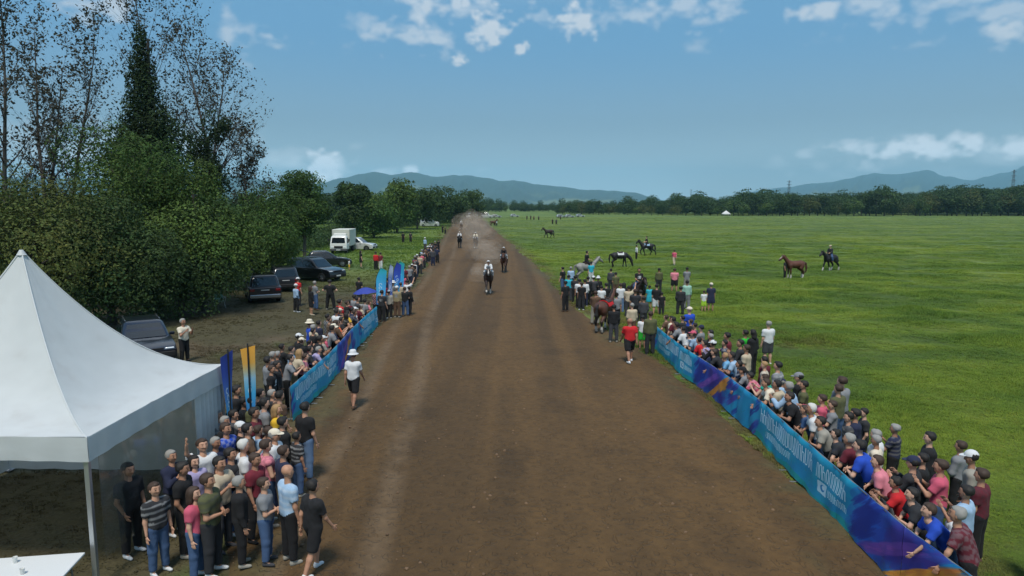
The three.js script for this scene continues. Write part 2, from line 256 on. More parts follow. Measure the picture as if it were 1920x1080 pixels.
{ // loose clods on the track
  const R = rngOf(77), geo = new THREE.IcosahedronGeometry(1, 1), p = geo.attributes.position; for (let i = 0; i < p.count; i++) { const k = .75 + .5 * noise3(p.getX(i) * 1.7 + 9, p.getY(i) * 1.7, p.getZ(i) * 1.7); p.setXYZ(i, p.getX(i) * k, p.getY(i) * k * .6, p.getZ(i) * k); } geo.computeVertexNormals();
  const n = 1500, m = new THREE.InstancedMesh(geo, new THREE.MeshStandardMaterial({ color: 0xffffff, roughness: .95 }), n), c = new THREE.Color();
  for (let i = 0; i < n; i++) { const D = 9 + 60 * Math.pow(R(), 1.7), x = lerp(trackLeft(D) + .2, trackRight(D) - .2, R()), s = .01 + .03 * Math.pow(R(), 3); m.setMatrixAt(i, M4(x, .088, -D, R() * .5, R() * 6, R() * .5, s)); const k = .6 + R() * .5, pale = 1; c.setRGB(.17 * k * pale, .105 * k * pale, .06 * k * pale); m.setColorAt(i, c); }
  m.name = 'clods'; m.castShadow = m.receiveShadow = true; tag(m, 'loose brown clods and pebbles scattered over the dirt track', null, null, 'stuff'); scene.add(m);
}
// ---------------------------------------------------------------- grass
{
  const R = rngOf(5), blade = (h, w, lean, a, ox, oz) => { const c = Math.cos(a), s = Math.sin(a), pts = [[-w, 0, 0], [w, 0, 0], [-w * .7, h * .55, lean * .4], [w * .7, h * .55, lean * .4], [0, h, lean]].map(([x, y, z]) => [x * c + z * s + ox, y, -x * s + z * c + oz]); return [0, 1, 2, 1, 3, 2, 2, 3, 4].flatMap((k) => pts[k]); };
  const tuft = (n, spread, h) => { const pos = []; for (let i = 0; i < n; i++) { const a = R() * 6.28, d = R() * spread; pos.push(...blade(h * (.6 + .6 * R()), .011 + .008 * R(), h * (.2 + .7 * R()), R() * 6.28, Math.cos(a) * d, Math.sin(a) * d)); } const g = new THREE.BufferGeometry(); g.setAttribute('position', new THREE.Float32BufferAttribute(pos, 3)); g.computeVertexNormals(); return g; };
  const grassMat = new THREE.MeshPhysicalMaterial({ color: 0xffffff, roughness: 1, transmission: .45, thickness: 0, specularIntensity: .3, side: THREE.DoubleSide });
  const sow = (name, label, geo, spots) => { const m = new THREE.InstancedMesh(geo, grassMat, spots.length), c = new THREE.Color(); spots.forEach(([x, z, s, h, k], i) => { m.setMatrixAt(i, M4(x, groundY(x, z) - .005, z, 0, (i * 2.399) % 6.283, 0, s, h, s)); const q = landColor(x, z); c.setRGB(q[0] * k[0], q[1] * k[1], q[2] * k[2]); m.setColorAt(i, c); }); m.name = name; m.castShadow = m.receiveShadow = true; tag(m, label, null, null, 'stuff'); scene.add(m); };
  const field = [], strip = [], R2 = rngOf(19);
  for (let i = 0; i < 420000; i++) {                                    // tufts grow sparser and larger with distance, without steps
    const D = 10 * Math.pow(34, Math.pow(R2(), 1.12)), s = .62 * Math.pow(D / 14, .62), x = (R2() * 1.12 - .24) * D, w = R2(); if (x > D * .87 || x < trackRight(D) + (w * w * 1.2 - .25)) continue;
    const lump = fbm(x * .42, D * .42, 3, 27), k = .8 + R2() * .45, y = R2() < .1 ? 1.25 : 1; field.push([x, -D, s * (.8 + .5 * R2()), Math.min(s, 1.1) * lerp(1, .5, smooth(40, 160, D)) * (.1 + 1.7 * lump * lump) * (.7 + .5 * R2()), [k * y * 1.45, k * 1.4, k * 1.2]]);
  }
  for (const [d0, d1, per, s] of [[9, 30, 55, .75], [30, 60, 30, .95], [60, 130, 7, 1.5], [130, 250, 1.6, 2.6]]) {
    const n = (d1 - d0) * (d1 * .85) * per;
    for (let i = 0; i < n; i++) { const D = Math.sqrt(lerp(d0 * d0, d1 * d1, R2())), x = -R2() * .85 * d1, w = R2(); if (x < -D * .82 || x > trackLeft(D) + .3 - w * w * .9) continue; const lump = fbm(x * .7, D * .7, 3, 29), bare = smooth(75, 45, D); if (R2() < bare * smooth(.62, .42, lump) * .8) continue; const k = .75 + R2() * .5; strip.push([x, -D, s * (.7 + .5 * R2()), lerp(.8, .3, bare) * Math.min(s, 1.3) * (.5 + lump) * (.7 + .5 * R2()), [k * 1.1, k * 1.12, k]]); }
  }
  sow('meadow_grass', 'lush uneven green grass of the meadow beside the track', tuft(9, .13, .2), field);
  sow('strip_grass', 'short worn grass on the strip between track and parked cars', tuft(8, .13, .17), strip);
  console.log('grass', field.length, strip.length);
}
// ---------------------------------------------------------------- mountains
function mountains(name, label, depth, ridge, deep, seed) {
  const lo = ridge[0][0], hi = ridge[ridge.length - 1][0], NA = 640, NR = 50, pos = [], col = [], idx = [];
  const hAt = (px) => { for (let i = 1; i < ridge.length; i++) if (px <= ridge[i][0]) { let t = (px - ridge[i - 1][0]) / (ridge[i][0] - ridge[i - 1][0]); t = t * t * (3 - 2 * t) * .6 + t * .4; return lerp(ridge[i - 1][1], ridge[i][1], t); } return ridge[ridge.length - 1][1]; };
  for (let i = 0; i <= NA; i++) {
    const px = lerp(lo, hi, i / NA), d = far(px, hAt(px), depth), H = Math.max(d.y, 2) * (1 + .16 * (fbm(px / 26, seed, 4, 3) - .5)), a = Math.atan2(d.x, -d.z), reach = Math.hypot(d.x, d.z);
    for (let j = 0; j <= NR; j++) {
      const t = j / NR * 1.45, r = reach + (t - 1) * deep, x = Math.sin(a) * r, z = -Math.cos(a) * r;
      const n = fbm(x / 900 * (8000 / depth), z / 900 * (8000 / depth), 5, seed), spur = 1 - Math.abs(2 * fbm(a * 42 + z / 4000, t * 1.3, 4, seed + 5) - 1);
      let h = t < 1 ? Math.pow(t, 1.35) : 1 - (t - 1) * 1.2;
      h = h + (spur - .7) * 1.15 * Math.max(0, t * (1.0 - t)) * 1.8; if (t < 1) h = Math.min(h, .985 - (1 - t) * .15);
      pos.push(x, H * h + (n - .5) * H * .13 * Math.min(1, t * 1.5) - (t === 0 ? 20 : 0), z);
      const open = smooth(.48, .62, fbm(x / 350, z / 350, 4, seed + 9)) * smooth(.75, .2, t); col.push(lerp(.028, .14, open), lerp(.056, .17, open), lerp(.026, .06, open));
    }
  }
  for (let i = 0; i < NA; i++) for (let j = 0; j < NR; j++) { const a = i * (NR + 1) + j, b = a + NR + 1; idx.push(a, b, a + 1, b, b + 1, a + 1); }
  const g = new THREE.BufferGeometry(); g.setAttribute('position', new THREE.Float32BufferAttribute(pos, 3)); g.setAttribute('color', new THREE.Float32BufferAttribute(col, 3)); g.setIndex(idx); g.computeVertexNormals();
  if (g.attributes.normal.getY(900) < 0) { const ix = g.index.array; for (let i = 0; i < ix.length; i += 3) { const t = ix[i]; ix[i] = ix[i + 1]; ix[i + 1] = t; } g.computeVertexNormals(); }
  structure(name, g, new THREE.MeshStandardMaterial({ vertexColors: true, roughness: 1 }), label);
}
mountains('mountains', 'long blue forested mountain ridge beyond the end of the track', 7500, [[-700, 350], [-300, 338], [0, 330], [200, 334], [330, 322], [470, 330], [540, 343], [606, 343], [640, 334], [675, 326], [705, 325], [735, 329], [770, 323], [800, 326], [820, 329], [850, 327], [880, 329], [905, 333], [940, 340], [965, 338], [1000, 344], [1050, 350], [1100, 355], [1150, 356], [1190, 360], [1225, 370], [1260, 381], [1300, 386]], 2600, 3);
mountains('mountains', 'pale distant mountain range above the woodland beyond the meadow', 10000, [[1290, 382], [1360, 372], [1420, 358], [1470, 352], [1530, 343], [1590, 335], [1620, 328], [1660, 325], [1690, 327], [1738, 321], [1780, 329], [1820, 338], [1850, 332], [1885, 322], [1920, 312], [2000, 300], [2150, 306], [2500, 315], [2800, 330]], 5000, 13);
// ================================================================ trees
const leafMat = new THREE.MeshPhysicalMaterial({ color: 0xffffff, vertexColors: true, roughness: .9, transmission: .28, thickness: 0, specularIntensity: .35, side: THREE.DoubleSide });
const barkMat = new THREE.MeshStandardMaterial({ color: 0xffffff, vertexColors: true, roughness: .95, bumpMap: soilBump, bumpScale: .03 });
class Leaves {                                               // many small bent leaf sprays
  constructor() { this.p = []; this.c = []; }
  add(x, y, z, nx, ny, nz, s, R, col) {
    const a = R() * 6.283; let ux = ny * .3 - nz, uy = nz * .2 - nx * .3, uz = nx - ny * .2; const ul = Math.hypot(ux, uy, uz) || 1; ux /= ul; uy /= ul; uz /= ul;
    let vx = ny * uz - nz * uy, vy = nz * ux - nx * uz, vz = nx * uy - ny * ux; const c = Math.cos(a), q = Math.sin(a);
    const ax = ux * c + vx * q, ay = uy * c + vy * q, az = uz * c + vz * q, bx = vx * c - ux * q, by = vy * c - uy * q, bz = vz * c - uz * q;
    const b = s * (.35 + .3 * R()), bend = s * (.5 * R() - .1), e = .3 * s;
    // a pointed leaf in two halves
    const pts = [[-s, 0, 0], [e * .2, b, bend], [s, 0, 0], [e * .2, -b, bend]];
    for (const k of [0, 1, 2, 0, 2, 3]) { const [f, g, h] = pts[k]; this.p.push(x + ax * f + bx * g + nx * h, y + ay * f + by * g + ny * h, z + az * f + bz * g + nz * h); this.c.push(col[0], col[1], col[2]); }
  }
  geo() { const g = new THREE.BufferGeometry(); g.setAttribute('position', new THREE.Float32BufferAttribute(this.p, 3)); g.setAttribute('color', new THREE.Float32BufferAttribute(this.c, 3)); g.computeVertexNormals(); return g; }
}
const unit = (R) => { const z = R() * 2 - 1, a = R() * 6.283, q = Math.sqrt(1 - z * z); return [q * Math.cos(a), z, q * Math.sin(a)]; };
const tint = (c, R, v = .35) => { const k = 1 - v / 2 + R() * v, h = (R() - .5) * .18; return [c[0] * k * (1 + h), c[1] * k, c[2] * k * (1 - h)]; };
function bark(list, c) { const g = mergeGeometries(list.map((q) => q.index ? q.toNonIndexed() : q)); const p = g.attributes.position, uv = new Float32Array(p.count * 2); for (let i = 0; i < p.count; i++) { uv[i * 2] = Math.atan2(p.getX(i), p.getZ(i)) * .6; uv[i * 2 + 1] = p.getY(i) * .4; } g.setAttribute('uv', new THREE.BufferAttribute(uv, 2)); return paint(g, (x, y, z) => { const n = .7 + .6 * fbm(x * 6 + z * 5, y * 2.2, 3, 15); return [c[0] * n, c[1] * n, c[2] * n]; }); }
// full crown: lobes in a given outline; each lobe is a shell of sprays
function leafyCrown(seed, lobes, count, size, cols) {
  const R = rngOf(seed), L = new Leaves(), w = lobes.map((b) => b[3] * b[3]); const sum = w.reduce((a, b) => a + b, 0);
  lobes.forEach((b, k) => {
    const n = Math.round(count * w[k] / sum), tone = .78 + R() * .5, base = cols[Math.floor(R() * cols.length)].map((v) => v * tone);
    for (let i = 0; i < n; i++) {
      const d = unit(R); if (d[1] < -.55 && R() < .7) continue;
      const bump = .62 + .62 * noise3(d[0] * 2.2 + k * 7, d[1] * 2.2, d[2] * 2.2) + .22 * noise3(d[0] * 5.5 + k * 3, d[1] * 5.5, d[2] * 5.5), q = b[3] * bump * (1 - .42 * R() * R()), m = unit(R), f = .9;
      const nx = d[0] + m[0] * f, ny = d[1] + m[1] * f + .35, nz = d[2] + m[2] * f, l = Math.hypot(nx, ny, nz) || 1;
      L.add(b[0] + d[0] * q, b[1] + d[1] * q * (b[4] ?? .85), b[2] + d[2] * q, nx / l, ny / l, nz / l, size * (.7 + .6 * R()), R, tint(base, R, .5));
    }
  });
  return L.geo();
}
function trunkOf(seed, h, r, lobes, c = [.07, .06, .05]) {
  const R = rngOf(seed + 99), list = [], top = P3((R() - .5) * h * .06, h, (R() - .5) * h * .06), mid = P3((R() - .5) * h * .05, h * .5, (R() - .5) * h * .05);
  list.push(tube([P3(0, -.3, 0), P3(0, .25, 0), mid, top], [r * 1.5, r, r * .75, r * .3], 8));
  for (const b of lobes) { const t = clamp((b[1] / h) * .62, .22, .9), s = t < .5 ? P3(0, .25, 0).lerp(mid, t * 2) : mid.clone().lerp(top, t * 2 - 1), e = P3(b[0], b[1], b[2]), m = s.clone().lerp(e, .5).add(P3(0, .12 * s.distanceTo(e), 0)); list.push(tube([s, m, e], [r * .42, r * .28, r * .08], 5)); }
  return bark(list, c);
}
function roundLobes(seed, n, rx, ry, rz, cy, lr) { const R = rngOf(seed), out = []; for (let i = 0; i < n; i++) { const d = unit(R), q = Math.cbrt(R()) * .78; out.push([d[0] * q * rx, cy + d[1] * q * ry, d[2] * q * rz, lr * (.7 + .6 * R())]); } out.push([0, cy, 0, lr * 1.1]); return out; }
const GREEN = { fresh: [[.066, .130, .028], [.058, .118, .026], [.084, .138, .030]], deep: [[.044, .084, .024], [.052, .092, .026], [.036, .074, .022]], olive: [[.082, .106, .026], [.100, .116, .030], [.064, .092, .024]], mid: [[.062, .118, .026], [.050, .098, .022], [.080, .130, .028]], ivy: [[.020, .044, .014], [.026, .050, .016]] };
function broadleaf(name, label, x, z, h, r, o) {
  const t = thing(name, label, 'tree', o.group, x, groundY(x, z), z, o.turn ?? 0), lobes = roundLobes(o.seed, o.lobes ?? 22, r, o.ry ?? h * .36, o.rz ?? r, o.cy ?? h * .58, o.lr ?? r * .42);
  part(t, 'trunk', trunkOf(o.seed, h * .72, o.tr ?? .22, lobes, o.bark), barkMat);
  part(t, 'crown', leafyCrown(o.seed + 1, lobes, o.n, o.size, GREEN[o.green]), leafMat);
  return t;
}
// open tree: upright limbs, fine twigs, few small leaves
function openTree(label, x, z, h, o) {
  const t = thing('tall_open_tree', label, 'tree', 'tall thin-leaved trees of the roadside row', x, groundY(x, z), z), R = rngOf(o.seed), list = [], L = new Leaves(), up = P3(0, 1, 0);
  const limb = (s, d, len, r, depth) => {
    const pts = [s.clone()], rad = [r], n = depth === 0 ? 9 : depth === 1 ? 5 : 3; let q = s.clone(), v = d.clone();
    for (let i = 1; i <= n; i++) { v.add(P3((R() - .5) * .22, depth ? .11 : .03, (R() - .5) * .22)).normalize(); q = q.clone().addScaledVector(v, len / n); pts.push(q); rad.push(r * Math.max(.14, 1 - i / n * .9)); }
    list.push(tube(pts, rad, depth === 0 ? 8 : depth === 1 ? 5 : 3));
    const kids = depth === 0 ? o.limbs ?? 26 : depth === 1 ? 8 : depth === 2 ? 3 : 0;
    for (let k = 0; k < kids; k++) {
      const f = depth === 0 ? (o.bare ?? .28) + (1 - (o.bare ?? .28)) * (k + R()) / kids : .2 + .8 * R(), j = f * n, i = Math.min(n - 1, Math.floor(j)), b = pts[i].clone().lerp(pts[i + 1], j - i), out = unit(R), w = depth === 0 ? (o.spread ?? .8) * (1.15 - f * .6) : 1;
      const dir = P3(out[0], 0, out[2]).normalize().multiplyScalar(w).add(v.clone().multiplyScalar(.55)).add(up.clone().multiplyScalar(.3)).normalize();
      limb(b, dir, (depth === 0 ? h * (o.reach ?? .22) * (1.15 - f * .65) : len * (.36 + .25 * R())) * (.75 + .5 * R()), rad[i] * (depth === 0 ? .42 : .5), depth + 1);
    }
    if (depth >= 1) { const m = (depth === 1 ? 4 : depth === 2 ? 4 : 3) * (o.leaf ?? 1); for (let k = 0; k < m; k++) { if (R() < (o.thin ?? .2)) continue; const f = R(), i = Math.min(n - 1, Math.floor(f * n)), b = pts[i].clone().lerp(pts[i + 1], f * n - i), e = unit(R), m2 = unit(R); L.add(b.x + e[0] * .2, b.y + e[1] * .2 - .08, b.z + e[2] * .2, m2[0], m2[1], m2[2], (o.size ?? .1) * (.7 + .8 * R()), R, tint(o.col ?? [.062, .058, .036], R, .7)); } }
  };
  for (let k = 0; k < (o.stems ?? 1); k++) { const a = R() * 6.28, s = k ? P3(Math.cos(a) * .5, 0, Math.sin(a) * .5) : P3(); limb(s.add(P3(0, -.3, 0)), P3((R() - .5) * .12 + (o.lean ?? 0), 1, (R() - .5) * .12).normalize(), h * (k ? .8 + .15 * R() : 1), o.r ?? .24, 0); }
  part(t, 'trunk', bark(list, o.bark ?? [.085, .075, .068]), barkMat); part(t, 'crown', L.geo(), leafMat); return t;
}
const spot = (px, depth) => { const d = ray(px, 400), t = depth / -d.z; return [d.x * t, d.z * t]; };
const heightTo = (px, py, depth) => far(px, py, depth).y;
// the roadside row on the left, near to far
{
  const s = (label, px, py, depth, o) => { const [x, z] = spot(px, depth); openTree(label, x, z, heightTo(px, py, depth), o); };
  s('tall thin-leaved tree cut by the picture edge, above the tent', 12, -20, 39, { seed: 11, limbs: 24, spread: .8, reach: .26, r: .19, leaf: .9 });
  s('two-stemmed tall thin-leaved tree left of the ivy-clad spire', 84, 20, 43, { seed: 22, limbs: 17, spread: .8, reach: .26, stems: 2, r: .18, leaf: .85 });
  s('tall slender thin-leaved tree right of the two-stemmed one', 140, 42, 47, { seed: 33, limbs: 24, spread: .85, reach: .28, r: .17, leaf: .95 });
  s('tallest thin-leaved tree rising just behind the ivy-clad spire', 300, -40, 50, { seed: 44, limbs: 26, spread: .8, reach: .26, bare: .42, r: .2, leaf: .9 });
  s('round-topped thin-leaved tree to the right of the ivy-clad spire', 392, 18, 51, { seed: 55, limbs: 22, spread: .95, reach: .27, bare: .38, r: .2, leaf: 1, stems: 2 });
  s('small thin-leaved tree over the green trees beside the round evergreen-looking tree', 468, 250, 56, { seed: 66, limbs: 26, spread: 1.0, reach: .3, bare: .4, r: .16, leaf: 1.2 });
  // ivy-clad spire
  const [x, z] = spot(283, 46), H = heightTo(283, 46, 46), t = thing('ivy_clad_tree', 'narrow dark ivy-clad spire towering over the green trees', 'tree', null, x, 0, z), lobes = [], R = rngOf(8);
  for (let i = 0; i < 46; i++) { const f = i / 45, w = lerp(2.1, .22, Math.pow(f, .85)), a = i * 2.4; lobes.push([Math.cos(a) * w * .55, H * .42 + f * (H * .565), Math.sin(a) * w * .55, w * .62 + .16, 1.15]); }
  for (const [a, b, c, r] of [[1.9, 10.9, .2, 1.0], [2.2, 10.2, .1, 1.0], [-1.2, 10.6, 0, 1.2], [1.2, 11.6, .3, 1.0], [-1.4, 9.4, .2, 1.4], [1.0, 9.4, .2, 1.6]]) lobes.push([a, b, c, r]);
  part(t, 'trunk', trunkOf(8, H * .95, .28, []), barkMat); part(t, 'crown', leafyCrown(9, lobes, 32000, .1, GREEN.ivy), leafMat);
  const [x2, z2] = spot(392, 50.4), u = thing('ivy_clad_tree', 'dark ivy cloak bulging round a trunk right of the spire', 'tree', null, x2, 0, z2), l2 = [];
  for (let i = 0; i < 16; i++) l2.push([(R() - .5) * 1.7, 7 + R() * 5.0, (R() - .5) * 1.2, .5 + R() * .5, 1.2]); for (let i = 0; i < 5; i++) l2.push([.7 + i * .22, 10.9 + i * .3, 0, .5]);
  part(u, 'trunk', trunkOf(81, 11, .24, []), barkMat); part(u, 'crown', leafyCrown(91, l2, 9000, .095, GREEN.ivy), leafMat);
}
{
  const grp = 'leafy trees of the roadside row', b = (label, px, topY, depth, rpx, o) => { const [x, z] = spot(px, depth), h = heightTo(px, topY - 6, depth) * 1.06, r = rpx / FOCAL * depth; return broadleaf('leafy_tree', label, x, z, h, r, { group: grp, cy: h * .5, ry: h * .52, lr: r * .44, ...o }); };
  b('tall broad green tree rising right below the ivy-clad spire', 262, 205, 41, 125, { seed: 101, n: 34000, size: 0.095, green: 'mid', lobes: 24, ry: 5.6, cy: 6.4 });
  b('olive-green tree with pale sprays behind the tent peak', 62, 330, 32, 165, { seed: 102, n: 34000, size: 0.085, green: 'olive', lobes: 24, ry: 3.7, cy: 3.9 });
  b('deep green tree between the spire and the parked cars', 372, 292, 40, 120, { seed: 103, n: 30000, size: 0.095, green: 'mid', lobes: 22, ry: 4.6, cy: 4.9 });
  b('dense dark tree behind the tent roof edge', 195, 395, 35, 130, { seed: 104, n: 26000, size: 0.09, green: 'deep', lobes: 20, ry: 3.2, cy: 3.4 });
  b('green tree overhanging the first parked dark car', 480, 368, 52, 90, { seed: 105, n: 24000, size: 0.105, green: 'mid', lobes: 20, ry: 3.6, cy: 3.9 });
  b('low dark thicket tree beside the folding chair', 330, 455, 38, 110, { seed: 106, n: 20000, size: 0.09, green: 'deep', lobes: 17, ry: 2.2, cy: 2.4 });
  b('big round dense tree left of the white truck', 568, 318, 78, 52, { seed: 107, n: 20000, size: 0.13, green: 'mid', lobes: 21, ry: 5.2, cy: 5.7 });
  b('dark tree squeezed between the round tree and the cars', 520, 380, 66, 40, { seed: 108, n: 12000, size: 0.13, green: 'deep', lobes: 22, ry: 3.4, cy: 3.8 });
  b('dark-topped tree just right of the white truck', 662, 346, 112, 40, { seed: 109, n: 6500, size: .26, green: 'deep', lobes: 20 });
  b('low green tree standing before the dark-topped tree', 700, 366, 128, 42, { seed: 110, n: 6000, size: .26, green: 'fresh', lobes: 18 });
  b('rounded green tree midway down the roadside row', 744, 346, 150, 46, { seed: 111, n: 6000, size: .3, green: 'mid', lobes: 20 });
  b('tall dark tree past the middle of the roadside row', 782, 347, 172, 40, { seed: 112, n: 5500, size: .3, green: 'deep', lobes: 20 });
  b('broad dark tree further down the roadside row', 818, 356, 196, 38, { seed: 113, n: 5000, size: .32, green: 'deep', lobes: 18 });
  b('dark tree second from the far end of the roadside row', 852, 365, 222, 32, { seed: 114, n: 4200, size: .34, green: 'deep', lobes: 16 });
  b('twin-headed tree at the far end of the roadside row', 886, 361, 246, 26, { seed: 115, n: 4200, size: .36, green: 'deep', lobes: 14 });
  // undergrowth along the foot of the row
  const R = rngOf(61), lobes = []; for (let i = 0; i < 90; i++) { const f = i / 89, px = lerp(120, 640, Math.pow(f, .8)), [x, z] = spot(px + (R() - .5) * 30, lerp(40, 108, f * f) + R() * 3); lobes.push([x - 1.2, .5 + R() * .5, z, .7 + R() * .8, .8]); }
  for (let i = 0; i < 110; i++) { const f = i / 109, [x, z] = spot(lerp(596, 884, f) + (R() - .5) * 14, lerp(96, 247, f) + (R() - .3) * 8); lobes.push([x - 1.5 - f * 2, .7 + R() * .8, z, 1.3 + f + R() * .9, .85]); }
  const m = top('undergrowth', leafyCrown(62, lobes, 52000, .16, GREEN.deep), leafMat, 'dark undergrowth filling the foot of the roadside tree row', null, 'stuff');
}
// ---------------------------------------------------------------- far woodland across the meadow: the front trees one by one, the depth behind as one mass
{
  const protos = [];
  for (let k = 0; k < 5; k++) { const h = 12, lobes = roundLobes(300 + k, 17, k === 3 ? 2.4 : 4.2, k === 3 ? 6.0 : 5.6, 4.0, 5.9, k === 3 ? 1.7 : 2.2); protos.push([trunkOf(320 + k, 9, .25, lobes.slice(0, 5)), leafyCrown(340 + k, lobes, 1150, .46, k === 1 ? GREEN.mid : k === 4 ? GREEN.olive : GREEN.deep)]); }
  const edge = [[912, 402, 380], [990, 403, 368], [1060, 404, 362], [1250, 404, 372], [1500, 406, 377], [1700, 407, 381], [2000, 408, 385]];   // px, foot, typical top
  const crest = [[905, 372], [925, 376], [940, 380], [1000, 384], [1050, 382], [1100, 379], [1150, 377], [1200, 376], [1250, 374], [1300, 364], [1340, 372], [1400, 360], [1470, 364], [1530, 360], [1600, 364], [1658, 348], [1690, 364], [1740, 358], [1790, 352], [1830, 348], [1880, 352], [1920, 343], [2010, 345], [2120, 350]];
  const crestAt = (px) => { for (let i = 1; i < crest.length; i++) if (px <= crest[i][0]) return lerp(crest[i - 1][1], crest[i][1], (px - crest[i - 1][0]) / (crest[i][0] - crest[i - 1][0])); return 350; };
  const R = rngOf(404), label = 'dark green tree in the front of the far woodland across the meadow';
  let n = 0;
  for (let px = 915; px < 2080; px += 7 + R() * 11) {
    const depth = px < 1040 ? 520 + R() * 60 : lerp(430, 372, clamp((px - 1040) / 300)) + R() * 16 - 8, [x, z] = spot(px, depth), h = Math.max(7, heightTo(px, crestAt(px) - 9 + R() * 22, depth)), k = Math.floor(R() * 5), q = protos[k];
    if (px > 938 && px < 1010 && R() < .35) continue;
    const look = ['rounded dark green', 'leafy mid green', 'bushy dark', 'narrow upright dark', 'olive-tinted'][k], where = px < 1040 ? 'in the gap beyond the end of the track' : px < 1361 ? 'in the woodland left of the small pale tent' : px < 1480 ? 'in the woodland between small tent and tall pylon' : px < 1640 ? 'in the woodland just right of the tall pylon' : px < 1800 ? 'in the woodland under the pale cloud bank' : 'in the woodland under the rightmost pylon'; const t = thing('woodland_tree', `${look} tree ${where}`, 'tree', 'front trees of the far woodland', x, 0, z, R() * 6.28); t.scale.set(h / 12 * (.85 + R() * .3), h / 13.2, h / 12); part(t, 'trunk', q[0], barkMat); part(t, 'crown', q[1], leafMat); n++;
  }
  const mass = new THREE.InstancedMesh(protos[0][1], leafMat, 620), mass2 = [];
  for (let i = 0; i < 620; i++) { const px = lerp(905, 2150, R()), row = R(), depth = (px < 1040 ? 560 : lerp(448, 390, clamp((px - 1040) / 300))) + row * 90, [x, z] = spot(px, depth), h = Math.max(7, heightTo(px, crestAt(px) - (R() < .15 ? 15 : 5) + R() * 12, depth)); mass.setMatrixAt(i, M4(x, 0, z, 0, R() * 6.28, 0, h / 12 * .95, h / 13.2, h / 12)); }
  mass.name = 'woodland'; mass.castShadow = mass.receiveShadow = true; tag(mass, 'dense dark woodland massed behind the front trees across the meadow', null, null, 'stuff'); scene.add(mass);
  // tree belt behind the roadside row, seen only between its trunks
  const belt = new THREE.InstancedMesh(protos[2][1], leafMat, 150); for (let i = 0; i < 150; i++) { const f = R(), px = lerp(-150, 905, f), depth = lerp(56, 330, f * f) + R() * 20 + (f > .5 ? 10 : 6), [x, z] = spot(px - 20, depth), h = lerp(6.2, 11, R()) * (f < .55 ? .82 : 1); belt.setMatrixAt(i, M4(x, 0, z, 0, R() * 6.28, 0, h / 12 * 1.25, h / 12, h / 12 * 1.25)); }
  belt.name = 'tree_belt'; belt.castShadow = belt.receiveShadow = true; tag(belt, 'dim green tree belt filling the gaps behind the roadside row', null, null, 'stuff'); scene.add(belt);
  console.log('woodland trees', n);
}
// ================================================================ people: one continuous body for each pose, with clothes over it
const nz = (v) => { const l = Math.hypot(...v); return v.map((q) => q / l); };
